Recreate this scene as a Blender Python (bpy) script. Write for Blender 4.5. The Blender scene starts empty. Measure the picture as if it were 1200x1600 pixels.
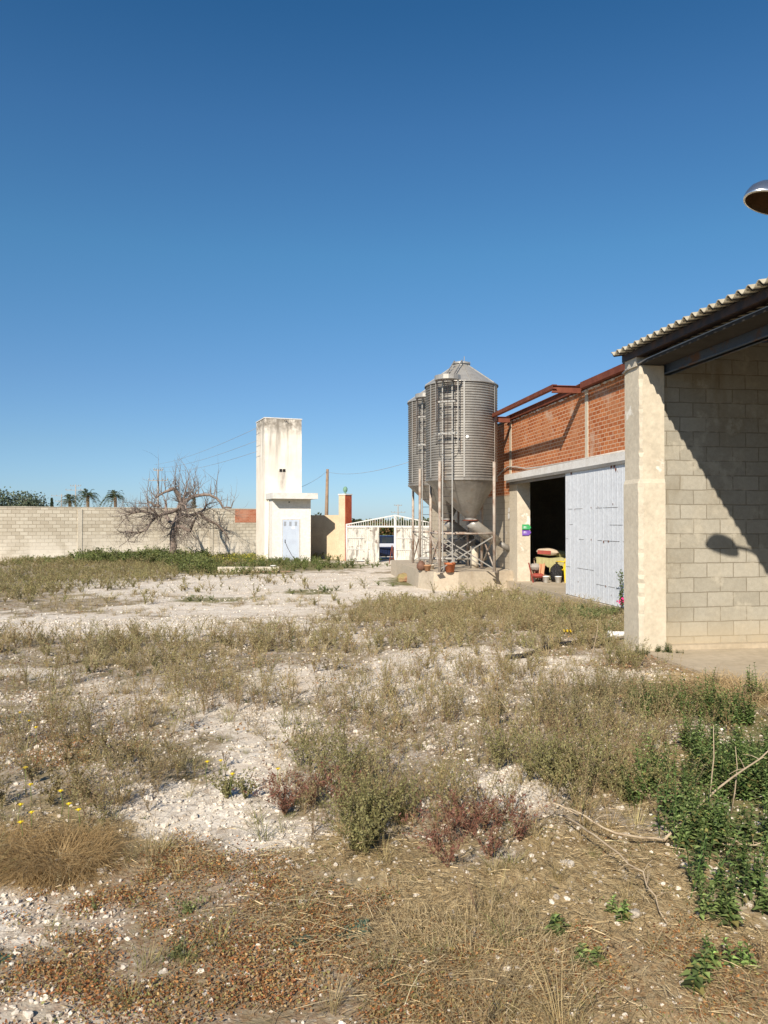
import bpy, bmesh, math, random
import numpy as np
from mathutils import Vector, Matrix
R = math.radians
random.seed(7); rng = np.random.default_rng(11)
C = bpy.context.scene.collection
sc = bpy.context.scene

# ------------------------------------------------------------------ camera, sky, sun
EYE = 1.8; FP = 1200.0; HY = 815.0
YAW = math.atan(180/1200.0); SY, CY = math.sin(YAW), math.cos(YAW)
cam = bpy.data.cameras.new('camera'); camo = bpy.data.objects.new('camera', cam); C.objects.link(camo)
cam.sensor_fit = 'VERTICAL'; cam.sensor_height = 36; cam.lens = 27.0
cam.clip_start = .1; cam.clip_end = 6000
camo.location = (0, 0, EYE); camo.rotation_euler = (R(90) + math.atan(15/1200.0), 0, -YAW)
sc.camera = camo
SUN = Vector((-1.0, -1.94, 1.48)).normalized()
w = bpy.data.worlds.new('World'); sc.world = w; w.use_nodes = True
nt = w.node_tree; bgn = nt.nodes['Background']
sky = nt.nodes.new('ShaderNodeTexSky'); sky.sky_type = 'NISHITA'; sky.sun_disc = False
sky.sun_elevation = math.asin(SUN.z); sky.sun_rotation = math.atan2(SUN.x, SUN.y)
sky.air_density = 1; sky.dust_density = .2; sky.ozone_density = 5; sky.altitude = 50
# clear winter air: deeper and bluer overhead than the model gives, and a softer horizon
tcw = nt.nodes.new('ShaderNodeTexCoord'); spw = nt.nodes.new('ShaderNodeSeparateXYZ'); nt.links.new(tcw.outputs['Generated'], spw.inputs[0])
rmp = nt.nodes.new('ShaderNodeValToRGB'); nt.links.new(spw.outputs[2], rmp.inputs[0])
els = [(.0,(182,215,234),(230,244,230)),(.095,(152,199,232),(186,225,247)),(.176,(120,172,222),(148,191,234)),(.327,(86,142,194),(111,148,197)),(.456,(66,115,168),(92,125,171)),(.56,(48,96,145),(80,111,153)),(1,(42,82,130),(74,104,150))]
while len(rmp.color_ramp.elements) < len(els): rmp.color_ramp.elements.new(.5)
for e, (z_, t_, b_) in zip(rmp.color_ramp.elements, els):
    e.position = z_; e.color = tuple((t_[k]/b_[k])**2.25 for k in range(3)) + (1,)
mlw = nt.nodes.new('ShaderNodeMixRGB'); mlw.blend_type = 'MULTIPLY'; mlw.inputs[0].default_value = 1
nt.links.new(sky.outputs[0], mlw.inputs[1]); nt.links.new(rmp.outputs[0], mlw.inputs[2])
nt.links.new(mlw.outputs[0], bgn.inputs[0]); bgn.inputs[1].default_value = .086
sl = bpy.data.lights.new('sun', 'SUN'); so = bpy.data.objects.new('sun', sl); C.objects.link(so)
sl.energy = 5.0; sl.angle = R(.53); sl.color = (1, .90, .76)
so.rotation_euler = SUN.to_track_quat('Z', 'Y').to_euler(); so.location = (-5, -10, 12)
sc.view_settings.view_transform = 'Standard'; sc.view_settings.look = 'None'
sc.view_settings.exposure = 0.42; sc.view_settings.gamma = 1

# ------------------------------------------------------------------ projection helpers (numbers read off the photo, turned into places)
def ray(px):
    u = (px - 600)/FP
    return SY + u*CY, CY - u*SY
def P(px, py, d):
    a, b = ray(px)
    return Vector((a*d, b*d, EYE + (HY - py)/FP*d))
def proj(x, y, z=0.0):
    cx = x*CY - y*SY; d = np.maximum(x*SY + y*CY, .4)
    return 600 + FP*cx/d, HY + (EYE - z)/d*FP, d
def onX(px, X):
    a, b = ray(px); return X/a*b, X/a            # Y and depth of the column px on the plane x = X

def _h(ix, iy, s):
    n = (ix*374761393 + iy*668265263 + s*1442695041) & 0xffffffff
    n = ((n ^ (n >> 13))*1274126177) & 0xffffffff
    return ((n ^ (n >> 16)) & 0xffff)/65535.0
def vnoise(x, y, s=0):
    x = np.asarray(x, float); y = np.asarray(y, float)
    ix = np.floor(x).astype(np.int64); iy = np.floor(y).astype(np.int64)
    fx = x - ix; fy = y - iy; fx = fx*fx*(3 - 2*fx); fy = fy*fy*(3 - 2*fy)
    return (_h(ix, iy, s)*(1-fx) + _h(ix+1, iy, s)*fx)*(1-fy) + (_h(ix, iy+1, s)*(1-fx) + _h(ix+1, iy+1, s)*fx)*fy
def fbm(x, y, s=0, o=3):
    r = 0; a = .5; t = 0
    for k in range(o):
        r = r + a*vnoise(x*2**k, y*2**k, s+k*17); t += a; a *= .5
    return r/t
def sstep(a, b, x):
    t = np.clip((x - a)/(b - a), 0, 1); return t*t*(3 - 2*t)
def gz(x, y):
    x = np.asarray(x, float); y = np.asarray(y, float)
    z = -.38*sstep(10.5, 20, y)
    d = np.hypot(x, y)
    k = 1 - sstep(25, 45, d)
    flat = 1 - sstep(4.2, 4.9, x)
    z = z + ((fbm(x*.5, y*.5, 3) - .5)*.14 + (fbm(x*2.3, y*2.3, 5) - .5)*.045)*k*flat
    return z
def gzf(x, y): return float(gz(np.array([x]), np.array([y]))[0])
def G(px, py):
    d = EYE/((py - HY)/FP)
    for _ in range(12):
        a, b = ray(px); d = (EYE - gzf(a*d, b*d))/((py - HY)/FP)
    a, b = ray(px); return Vector((a*d, b*d, gzf(a*d, b*d)))

# what covers the ground, as soft ellipses (cx, cy, rx, ry, weight)
COV = {
 'bare': [(430,922,280,24,1.1),(150,978,270,20,1.1),(560,904,130,9,1),(640,915,80,20,1),(40,1052,100,10,.9),(250,1080,170,30,.42),(470,1060,90,30,.6),
          (400,1190,80,60,.9),(290,1265,150,40,.8),(430,1310,80,36,.9),(60,1430,140,44,.9),(90,1570,150,30,1.1),(690,1040,150,24,.85),(620,1080,110,30,.8),
          (875,1045,60,22,.8),(1000,1057,90,12,1),(540,998,70,10,.6),(600,870,120,22,.8),(820,1230,60,40,.7),(350,955,200,13,1),(120,1120,110,40,.35),(350,1130,120,40,.45)],
 'weed': [(110,905,300,30,1),(330,1008,330,13,.8),(180,1035,260,34,.6),(600,1008,120,12,.7),(740,945,200,24,1.0),(880,932,60,10,.6),(620,1225,190,80,1.15),(900,1150,230,60,.95),(760,1110,200,50,.8),
          (60,1250,150,40,.6),(170,1180,240,60,.6),(170,1065,200,14,.5),(330,1110,170,50,.5),(720,930,130,11,.9),(700,1075,260,40,.55),(900,1240,110,60,.6),(530,1150,110,60,.7),(880,1010,130,14,.6),(300,905,200,12,.6),(620,965,90,12,.7),(800,985,160,12,.6),(1000,1000,60,16,.6)],
 'green': [(250,872,260,9,1.2),(430,884,150,6,.8),(520,872,60,5,.6),(960,962,120,14,.9),(640,908,50,8,.5),(900,985,90,8,.7),(370,893,90,5,.7),(330,937,70,4,.5),(480,925,60,4,.5)],
 'nettle': [(1170,1230,120,90,1.4),(1105,1285,75,50,1.2),(1140,1400,80,34,.6),(1060,1110,80,26,.7),(1000,1230,30,40,.6),(1170,1130,70,30,.9)],
 'straw': [(90,1320,110,50,1.1),(600,1335,160,36,.9),(700,1440,240,110,1.1),(1020,1220,90,60,1),(960,1350,180,60,.9),(1000,1500,320,100,.9),(1120,1075,130,28,1),(740,1560,200,60,1),(230,1340,120,30,.4)],
 'orange': [(330,1420,280,80,.9),(430,1540,380,80,1),(1050,1530,250,70,.5),(150,1530,130,30,.5),(220,1000,160,10,.3),(1080,1035,140,14,.8),(930,955,110,14,.5),(500,1470,200,60,.8),(150,1130,160,60,.3)],
}
def cov(kind, x, y):
    px, py, d = proj(x, y, gz(x, y))
    n1 = (fbm(x*1.3, y*1.3, 31) - .5)*1.2 + (fbm(x*5, y*5, 37) - .5)*.6
    r = np.zeros_like(px)
    for cx, cy, rx, ry, wt in COV[kind]:
        q = np.sqrt(((px - cx)/rx)**2 + ((py - cy)/ry)**2)
        r = np.maximum(r, wt*np.clip((1.35 - q + n1)*1.4, 0, 1))
    return np.clip(r, 0, 1.2)

# ------------------------------------------------------------------ object helpers
def tag(o, label=None, cat=None, group=None, kind=None):
    if label: o['label'] = label
    if cat: o['category'] = cat
    if group: o['group'] = group
    if kind: o['kind'] = kind
    return o
def thing(name, label, cat, loc=(0,0,0), rz=0, group=None):
    o = bpy.data.objects.new(name, None); C.objects.link(o); o.empty_display_size = .2
    o.location = loc; o.rotation_euler = (0, 0, rz)
    return tag(o, label, cat, group)
def kids(o): return [c for c in bpy.data.objects if c.parent == o]
def copy_tree(o, parent=None, label=None, loc=None, rz=None):
    c = o.copy(); C.objects.link(c)
    if parent is not None: c.parent = parent
    if label: c['label'] = label
    if loc is not None: c.location = loc
    if rz is not None: c.rotation_euler = (0, 0, rz)
    for ch in kids(o): copy_tree(ch, c)
    return c

class MB:
    def __init__(s): s.v = []; s.f = []; s.sm = []
    def add(s, vs, fs, smooth=False):
        o = len(s.v); s.v += [Vector(v) for v in vs]; s.f += [[i+o for i in f] for f in fs]; s.sm += [smooth]*len(fs); return s
    def box(s, lo, hi, M=None):
        x0,y0,z0 = lo; x1,y1,z1 = hi
        vs = [Vector(p) for p in ((x0,y0,z0),(x1,y0,z0),(x1,y1,z0),(x0,y1,z0),(x0,y0,z1),(x1,y0,z1),(x1,y1,z1),(x0,y1,z1))]
        if M: vs = [M @ v for v in vs]
        return s.add(vs, [(0,3,2,1),(4,5,6,7),(0,1,5,4),(1,2,6,5),(2,3,7,6),(3,0,4,7)])
    def beam(s, a, b, w, h, up=(0,0,1)):
        a = Vector(a); b = Vector(b); d = (b-a); L = d.length; d.normalize(); u = Vector(up)
        r = d.cross(u)
        if r.length < 1e-4: r = d.cross(Vector((1,0,0)))
        r.normalize(); u = r.cross(d)
        vs = [p + r*i*w/2 + u*j*h/2 for p in (a, b) for i, j in ((-1,-1),(1,-1),(1,1),(-1,1))]
        return s.add(vs, [(0,1,2,3),(7,6,5,4),(0,4,5,1),(1,5,6,2),(2,6,7,3),(3,7,4,0)])
    def tube(s, pts, rs, n=8, cap=True):
        pts = [Vector(p) for p in pts]
        if not hasattr(rs, '__len__'): rs = [rs]*len(pts)
        vs = []; prev = None
        for i, p in enumerate(pts):
            d = (pts[min(i+1, len(pts)-1)] - pts[max(i-1, 0)]).normalized()
            if prev is None:
                a = d.cross(Vector((0,0,1)))
                if a.length < .05: a = d.cross(Vector((1,0,0)))
            else: a = prev - d*prev.dot(d)
            a.normalize(); prev = a; b = d.cross(a)
            for k in range(n):
                t = 2*math.pi*k/n; vs.append(p + (a*math.cos(t) + b*math.sin(t))*rs[i])
        fs = []
        for i in range(len(pts)-1):
            for k in range(n):
                k2 = (k+1) % n; fs.append((i*n+k, i*n+k2, (i+1)*n+k2, (i+1)*n+k))
        s.add(vs, fs, True)
        if cap:
            o = len(s.v) - len(vs)
            s.f += [[o+k for k in range(n)][::-1], [o+(len(pts)-1)*n+k for k in range(n)]]; s.sm += [False, False]
        return s
    def lathe(s, prof, n=24, c=(0,0,0), apex=(0,0), smooth=True, M=None):
        zs = [q[1] for q in prof]; vs = []
        for q in prof:
            dx = q[2] if len(q) > 2 else 0
            for k in range(n):
                t = 2*math.pi*k/n; v = Vector((c[0] + dx + q[0]*math.cos(t), c[1] + q[0]*math.sin(t), c[2] + q[1]))
                vs.append(M @ v if M else v)
        fs = []
        for i in range(len(prof)-1):
            for k in range(n):
                k2 = (k+1) % n; fs.append((i*n+k, i*n+k2, (i+1)*n+k2, (i+1)*n+k))
        return s.add(vs, fs, smooth)
    def build(s, name, mat, parent=None, world=False, bevel=0):
        me = bpy.data.meshes.new(name)
        off = Vector((0,0,0)); q = parent
        while world and q is not None: off = off + q.location; q = q.parent
        me.from_pydata([tuple(v - off) for v in s.v], [], s.f)
        me.polygons.foreach_set('use_smooth', s.sm)
        me.materials.append(mat); me.update()
        o = bpy.data.objects.new(name, me); C.objects.link(o)
        if parent is not None: o.parent = parent
        if bevel:
            m = o.modifiers.new('bevel', 'BEVEL'); m.width = bevel; m.segments = 2; m.limit_method = 'ANGLE'
        return o

# ------------------------------------------------------------------ materials
class NT:
    def __init__(s, name):
        s.m = bpy.data.materials.new(name); s.m.use_nodes = True; s.t = s.m.node_tree
        s.b = s.t.nodes['Principled BSDF']; s.tc = s.t.nodes.new('ShaderNodeTexCoord')
    def n(s, typ, **kw):
        o = s.t.nodes.new('ShaderNode'+typ)
        for k, v in kw.items(): setattr(o, k, v)
        return o
    def l(s, a, b): s.t.links.new(a, b); return s
    def noise(s, scale, detail=4, stretch=None, rough=.6, vec=None):
        t = s.n('TexNoise'); t.inputs['Scale'].default_value = scale; t.inputs['Detail'].default_value = detail; t.inputs['Roughness'].default_value = rough
        v = vec or s.tc.outputs['Object']
        if stretch:
            mp = s.n('Mapping'); mp.inputs['Scale'].default_value = stretch; s.l(v, mp.inputs[0]); v = mp.outputs[0]
        s.l(v, t.inputs['Vector']); return t.outputs['Fac']
    def ramp(s, fac, a, b, ca=(0,0,0,1), cb=(1,1,1,1)):
        r = s.n('ValToRGB'); e = r.color_ramp.elements; e[0].position = a; e[1].position = b; e[0].color = ca; e[1].color = cb
        s.l(fac, r.inputs[0]); return r.outputs[0]
    def mix(s, fac, a, b, mode='MIX'):
        m = s.n('MixRGB', blend_type=mode)
        for i, x in ((0, fac), (1, a), (2, b)):
            if hasattr(x, 'is_output') or isinstance(x, bpy.types.NodeSocket): s.l(x, m.inputs[i])
            elif i == 0: m.inputs[0].default_value = x
            else: m.inputs[i].default_value = (*x[:3], 1)
        return m.outputs[0]
    def bump(s, h, strength=.5, dist=.01, prev=None):
        b = s.n('Bump'); b.inputs['Strength'].default_value = strength; b.inputs['Distance'].default_value = dist
        s.l(h, b.inputs['Height'])
        if prev is not None: s.l(prev, b.inputs['Normal'])
        return b.outputs[0]
    def out(s, col=None, rough=.85, metal=0, nrm=None, spec=.3):
        if col is not None:
            if isinstance(col, bpy.types.NodeSocket): s.l(col, s.b.inputs['Base Color'])
            else: s.b.inputs['Base Color'].default_value = (*col[:3], 1)
        if isinstance(rough, bpy.types.NodeSocket): s.l(rough, s.b.inputs['Roughness'])
        else: s.b.inputs['Roughness'].default_value = rough
        s.b.inputs['Metallic'].default_value = metal; s.b.inputs['Specular IOR Level'].default_value = spec
        if nrm is not None: s.l(nrm, s.b.inputs['Normal'])
        return s.m

def worn(name, col, col2, s1=3, lo=.4, hi=.65, streak=None, rough=.8, metal=0, bump=.3, bdist=.004, spots=None, spec=.3):
    a = NT(name); c = a.mix(a.ramp(a.noise(s1, 6), lo, hi), col, col2)
    c = a.mix(.35, c, a.ramp(a.noise(s1*9, 4), .3, .7, (.45,.45,.45,1), (1,1,1,1)), 'MULTIPLY')
    if streak: c = a.mix(a.ramp(a.noise(streak[1], 5, (1,1,streak[2])), streak[3], streak[4]), c, streak[0])
    if spots: c = a.mix(a.ramp(a.noise(spots[1], 5), spots[2], spots[2]+.04), c, spots[0])
    return a.out(c, rough, metal, a.bump(a.noise(s1*14, 5), bump, bdist), spec)

def blocks(name, bw, bh, c1, c2, mortar, msize=.012, stain=(.3,.25,.18), dusty=None, bump=.6, rake=.006, bottom=None, patchy=False, wob_amt=.025):
    """running bond read from the object's own x+y (along the wall) and z (up)"""
    a = NT(name); sp = a.n('SeparateXYZ'); a.l(a.tc.outputs['Object'], sp.inputs[0])
    ad = a.n('Math', operation='ADD'); a.l(sp.outputs[0], ad.inputs[0]); a.l(sp.outputs[1], ad.inputs[1])
    cb = a.n('CombineXYZ'); a.l(ad.outputs[0], cb.inputs[0]); a.l(sp.outputs[2], cb.inputs[1])
    cb.inputs[2].default_value = 0
    wob = a.n('TexNoise'); wob.inputs['Scale'].default_value = 3; a.l(cb.outputs[0], wob.inputs[0])
    vm = a.n('VectorMath', operation='MULTIPLY_ADD'); a.l(wob.outputs['Color'], vm.inputs[0]); vm.inputs[1].default_value = (wob_amt,wob_amt,0); a.l(cb.outputs[0], vm.inputs[2])
    br = a.n('TexBrick'); a.l(vm.outputs[0], br.inputs[0]); br.offset = .5
    br.inputs['Scale'].default_value = 1; br.inputs['Brick Width'].default_value = bw; br.inputs['Row Height'].default_value = bh
    br.inputs['Mortar Size'].default_value = msize; br.inputs['Mortar Smooth'].default_value = .3; br.inputs['Bias'].default_value = 0
    br.inputs['Color1'].default_value = (*c1, 1); br.inputs['Color2'].default_value = (*c2, 1); br.inputs['Mortar'].default_value = (*mortar, 1)
    c = a.mix(a.ramp(a.noise(1.3, 6), .45, .75), br.outputs[0], a.mix(.7, br.outputs[0], stain))
    c = a.mix(.4, c, a.ramp(a.noise(22, 5), .3, .7, (.6,.6,.6,1), (1,1,1,1)), 'MULTIPLY')
    c = a.mix(.3, c, a.ramp(a.noise(90, 3), .35, .65, (.6,.6,.6,1), (1,1,1,1)), 'MULTIPLY')
    if dusty: c = a.mix(a.ramp(a.noise(dusty[1], 6), dusty[2], dusty[3]), c, dusty[0])
    if patchy:   # smears of mortar and worn faces that hide some joints
        c = a.mix(a.ramp(a.noise(2.6, 7, rough=.7), .54, .64), c, a.mix(a.ramp(a.noise(11, 5), .35, .7), (.37,.34,.275), (.45,.415,.34)))
        c = a.mix(a.ramp(a.noise(1.7, 6, (1,1,.35)), .60, .74), c, (.25,.215,.155))
    if bottom:
        mr = a.n('MapRange'); a.l(sp.outputs[2], mr.inputs[0]); mr.inputs[1].default_value = bottom[1]; mr.inputs[2].default_value = bottom[2]; mr.inputs[3].default_value = 1; mr.inputs[4].default_value = 0
        nn = a.n('Math', operation='MULTIPLY'); a.l(mr.outputs[0], nn.inputs[0]); a.l(a.ramp(a.noise(.9, 5), .3, .55), nn.inputs[1])
        c = a.mix(nn.outputs[0], c, bottom[0])
    b1 = a.bump(a.ramp(br.outputs['Fac'], 0, 1, (1,1,1,1), (0,0,0,1)), bump, rake)
    return a.out(c, .92, 0, a.bump(a.noise(60, 6), .5, .004, b1), .2)

M = {}
M['block_near'] = blocks('concrete_block', .40, .205, (.36,.335,.275), (.45,.42,.35), (.27,.24,.185), .008, (.30,.26,.19), dusty=((.27,.235,.17), 1.3, .56, .70), rake=.008, bottom=((.46,.38,.26), -.1, .5), patchy=True)
M['block_far'] = blocks('concrete_block_far', .42, .203, (.56,.49,.38), (.76,.69,.56), (.40,.34,.25), .016, (.60,.53,.41), bottom=((.80,.73,.62), .3, 1.6))
M['block_barn'] = blocks('rendered_block', .42, .203, (.55,.47,.35), (.60,.52,.40), (.42,.35,.26), .010, (.45,.38,.28), dusty=((.68,.63,.54), 1.6, .62, .72))
M['brick'] = blocks('hollow_brick', .23, .1, (.40,.105,.03), (.58,.205,.075), (.72,.50,.34), .011, (.52,.24,.12), dusty=((.56,.42,.32), 1.4, .56, .72), rake=.005)
M['brick_fill'] = blocks('brick_patch', .26, .09, (.50,.15,.07), (.60,.24,.14), (.58,.36,.25), .008, (.6,.3,.2), dusty=((.66,.40,.28), .8, .45, .75))
M['plaster'] = worn('white_render', (.82,.77,.68), (.74,.66,.55), 1.2, .45, .75, streak=((.30,.26,.22), 1.5, .14, .50, .72), rough=.9, bump=.25)
M['plaster_clean'] = worn('white_render_clean', (.84,.81,.75), (.80,.75,.67), 1.0, .5, .8, rough=.9, bump=.2)
M['cream'] = worn('cream_render', (.72,.58,.40), (.62,.47,.32), 1.5, .4, .7, rough=.92, bump=.3)
M['brown_wall'] = worn('brown_render', (.50,.36,.25), (.60,.46,.33), 1.0, .4, .7, rough=.95)
M['redpaint'] = worn('red_render', (.40,.075,.035), (.55,.15,.07), 2.2, .4, .7, rough=.8)
M['concrete'] = worn('concrete', (.58,.52,.42), (.70,.63,.51), 1.4, .4, .7, streak=((.44,.38,.29), 2.5, .15, .58, .72), rough=.92, bump=.5, bdist=.006)
M['pillar'] = worn('pillar_render', (.64,.57,.45), (.56,.49,.38), 1.6, .45, .7, streak=((.50,.44,.36), 3.5, .12, .60, .74), rough=.93, bump=.7, bdist=.008, spots=((.74,.70,.62), 1.6, .64))
M['slab'] = worn('floor_concrete', (.44,.37,.27), (.54,.46,.35), 1.2, .4, .7, rough=.95, bump=.5)
M['pad'] = worn('pad_concrete', (.50,.43,.33), (.40,.33,.25), 1.5, .45, .75, streak=((.33,.26,.18), 3, .15, .6, .8), rough=.95, bump=.5)
M['rust'] = worn('rusty_steel', (.16,.045,.025), (.24,.075,.04), 4, .4, .7, rough=.7, bump=.4)
M['rustlight'] = worn('rust_stained_pole', (.46,.40,.34), (.28,.18,.13), 4, .48, .66, rough=.6, metal=.1)
M['galv'] = worn('galvanised', (.37,.355,.325), (.24,.225,.205), 1.1, .38, .66, streak=((.30,.20,.13), 4, .12, .58, .78), rough=.5, metal=.35, bump=.15, spec=.5)
M['galvlight'] = worn('galvanised_light', (.46,.445,.41), (.37,.345,.31), 5, .4, .7, rough=.45, metal=.4, bump=.1)
M['darksteel'] = worn('dark_steel', (.045,.04,.045), (.10,.06,.045), 6, .45, .65, rough=.6, metal=.3)
M['bluesteel'] = worn('blue_grey_steel', (.10,.13,.18), (.18,.10,.06), 5, .52, .66, rough=.55, metal=.2)
M['fibre'] = worn('fibre_cement', (.52,.47,.36), (.38,.33,.24), 6, .4, .7, rough=.95, bump=.5)
M['white_metal'] = worn('white_painted_sheet', (.80,.83,.87), (.74,.77,.81), 1.5, .4, .7, streak=((.62,.61,.60), 5, .05, .60, .85), rough=.5, bump=.15, spots=((.30,.20,.14), 5, .735), spec=.5)
M['gate_paint'] = worn('chipped_gate_paint', (.66,.64,.58), (.56,.53,.47), 2, .4, .7, streak=((.28,.26,.23), 5, .22, .52, .60), rough=.6, spots=((.24,.20,.17), 3.2, .60))
M['gate_white'] = worn('gate_white', (.70,.69,.66), (.60,.56,.50), 5, .5, .8, rough=.5)
M['bluedoor'] = worn('pale_blue_door', (.60,.68,.80), (.52,.58,.70), 3, .45, .75, rough=.5, bump=.1)
M['white_cap'] = worn('whitened_concrete', (.78,.76,.72), (.62,.58,.52), 3, .45, .75, rough=.8)
M['tubewhite'] = worn('cable_sheath', (.55,.52,.48), (.42,.38,.33), 6, .4, .7, rough=.5)
M['bark'] = worn('bark', (.24,.18,.145), (.36,.29,.245), 8, .4, .65, streak=((.13,.09,.07), 12, .2, .55, .7), rough=.95, bump=1.0, bdist=.02)
M['twig'] = worn('twig_bark', (.27,.22,.19), (.18,.145,.12), 6, .4, .7, rough=.9)
M['palmtrunk'] = worn('palm_trunk', (.20,.14,.09), (.12,.08,.05), 6, .4, .7, rough=.95, bump=1)
M['wood'] = worn('pole_wood', (.36,.25,.17), (.26,.17,.11), 3, .4, .7, rough=.9)
M['polecon'] = worn('grey_pole', (.40,.37,.34), (.33,.30,.27), 3, .4, .7, rough=.9)
M['black'] = worn('black_plastic', (.012,.012,.014), (.02,.02,.022), 9, .4, .7, rough=.32, bump=.8, bdist=.03, spec=.5)
M['hose'] = NT('hose_rubber').out((.02,.02,.022), .6)
M['yellow'] = worn('yellow_plastic', (.80,.56,.03), (.70,.47,.03), 6, .4, .7, rough=.5, bump=.05, spec=.4)
M['white_plastic'] = NT('white_plastic').out((.86,.86,.84), .35, spec=.5)
M['terracotta'] = worn('terracotta', (.52,.17,.07), (.44,.14,.06), 9, .4, .7, rough=.8)
M['clay'] = worn('pale_clay', (.50,.27,.15), (.40,.22,.12), 9, .4, .7, rough=.85)
M['brownball'] = worn('brown_pottery', (.15,.075,.05), (.22,.12,.08), 9, .4, .7, rough=.7)
M['olive'] = worn('olive_cloth', (.42,.39,.19), (.36,.33,.16), 9, .4, .7, rough=.95, bump=.6, bdist=.02)
M['sackpaper'] = worn('paper_sack', (.62,.50,.36), (.50,.40,.30), 8, .4, .7, rough=.85, bump=.7, bdist=.02)
M['sackgrey'] = worn('grey_sack', (.42,.38,.34), (.34,.30,.27), 8, .4, .7, rough=.85, bump=.7, bdist=.02)
M['red'] = worn('red_paint', (.36,.07,.05), (.26,.06,.05), 9, .4, .7, rough=.5)
M['pink'] = worn('peach_cloth', (.68,.36,.20), (.60,.30,.17), 9, .4, .7, rough=.95, bump=.6, bdist=.02)
M['sgreen'] = NT('sign_green').out((.06,.38,.14), .5)
M['spurple'] = NT('sign_purple').out((.20,.10,.44), .5)
M['signink'] = NT('sign_lettering').out((.75,.75,.8), .5)
M['mossrock'] = worn('mossy_stone', (.30,.25,.11), (.42,.24,.15), 3, .42, .62, rough=.95, bump=1, bdist=.02)
M['navy'] = NT('navy_car_paint').out((.012,.022,.065), .22, .2, spec=.6)
M['sky_reflect'] = NT('car_sky_reflection').out((.55,.58,.66), .25, .1, spec=.6)  # pale colour painted in for the sky reflected in the bodywork
M['glass'] = NT('car_glass').out((.03,.04,.05), .06, 0, spec=.8)
M['rubber'] = NT('tyre_rubber').out((.02,.02,.02), .8)
M['chrome'] = NT('polished_aluminium').out((.80,.80,.78), .22, .95)
M['lampin'] = worn('lamp_reflector', (.12,.07,.03), (.18,.10,.05), 9, .4, .7, rough=.5, metal=.3)
M['bulb'] = NT('lamp_bulb').out((.38,.32,.22), .3)
M['dark'] = NT('dark_opening').out((.02,.018,.016), .9)
M['asphalt'] = worn('asphalt', (.10,.095,.09), (.14,.13,.12), 3, .4, .7, rough=.95)
M['greenball'] = worn('green_copper', (.16,.30,.22), (.22,.38,.26), 9, .4, .7, rough=.7)
M['pvc'] = NT('white_pvc').out((.80,.79,.75), .5)
M['shade_dark'] = worn('inside_shade', (.05,.045,.04), (.03,.025,.02), 3, .4, .7, rough=.95)  # near-black: the shade of the interiors is put into this colour

def leafmat(name, trans=.3, rough=.6):
    a = NT(name); at = a.n('Attribute'); at.attribute_name = 'Col'
    a.out(at.outputs['Color'], rough, 0, None, .35)
    tr = a.n('BsdfTranslucent'); a.l(at.outputs['Color'], tr.inputs[0])
    mx = a.n('MixShader'); mx.inputs[0].default_value = trans
    a.l(a.b.outputs[0], mx.inputs[1]); a.l(tr.outputs[0], mx.inputs[2])
    a.l(mx.outputs[0], a.t.nodes['Material Output'].inputs[0]); return a.m
M['leaf'] = leafmat('leaf'); M['straw'] = leafmat('straw', .2, .55)
_a = NT('loose_stone'); _at = _a.n('Attribute'); _at.attribute_name = 'Col'
M['stone'] = _a.out(_a.mix(.35, _at.outputs['Color'], _a.ramp(_a.noise(60, 4), .3, .7, (.6,.6,.6,1), (1,1,1,1)), 'MULTIPLY'), .95, 0, _a.bump(_a.noise(150, 3), .5, .003), .2)

# ------------------------------------------------------------------ leaf and stone soups
class Soup:
    def __init__(s, k=4): s.k = k; s.q = []; s.c = []
    def add(s, q, c):
        s.q.append(np.asarray(q, np.float32)); s.c.append(np.asarray(c, np.float32)); return s
    def get(s): return np.concatenate(s.q), np.concatenate(s.c)
    def build(s, name, mat, parent=None, loc=None, smooth=False):
        q, c = s.get(); n = len(q); k = s.k
        if loc is not None: q = q - np.asarray(loc, np.float32)
        me = bpy.data.meshes.new(name); me.vertices.add(n*k); me.loops.add(n*k); me.polygons.add(n)
        me.vertices.foreach_set('co', q.reshape(-1)); me.loops.foreach_set('vertex_index', np.arange(n*k, dtype=np.int32))
        me.polygons.foreach_set('loop_start', np.arange(0, n*k, k, dtype=np.int32))
        me.polygons.foreach_set('loop_total', np.full(n, k, np.int32))
        at = me.color_attributes.new('Col', 'FLOAT_COLOR', 'POINT')
        cc = np.ones((n, k, 4), np.float32); cc[:, :, :3] = np.clip(c[:, None, :], 0, 1); at.data.foreach_set('color', cc.reshape(-1))
        me.materials.append(mat); me.update(calc_edges=True)
        o = bpy.data.objects.new(name, me); C.objects.link(o)
        if parent is not None: o.parent = parent
        return o
def unit(v): return v/np.maximum(np.linalg.norm(v, axis=-1, keepdims=True), 1e-6)
def leaves(p, d, L, W, fold=.0):
    """diamond leaves at p (n,3) pointing along d with length L and width W"""
    n = len(p); d = unit(d); r = rng.normal(size=(n, 3)); sd = unit(np.cross(d, r)); L = np.reshape(L, (-1,1)); W = np.reshape(W, (-1,1))
    mid = p + d*L*.45
    return np.stack([p, mid + sd*W/2, p + d*L, mid - sd*W/2], 1)
def stem_quads(pts, w0, w1):
    pts = np.asarray(pts, float); out = []
    for ax in ((1,0,0),(0,1,0)):
        a = np.array(ax)*1.0
        for i in range(len(pts)-1):
            t0 = i/(len(pts)-1); t1 = (i+1)/(len(pts)-1); wa = w0*(1-t0)+w1*t0; wb = w0*(1-t1)+w1*t1
            out.append([pts[i]-a*wa/2, pts[i]+a*wa/2, pts[i+1]+a*wb/2, pts[i+1]-a*wb/2])
    return np.array(out)
def vary(c, n, amt=.25, hue=.06):
    c = np.asarray(c, float); k = 1 + rng.uniform(-amt, amt, (n, 1)); return np.clip(c*k*(1 + rng.uniform(-hue, hue, (n, 3))), 0, 1)

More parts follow.
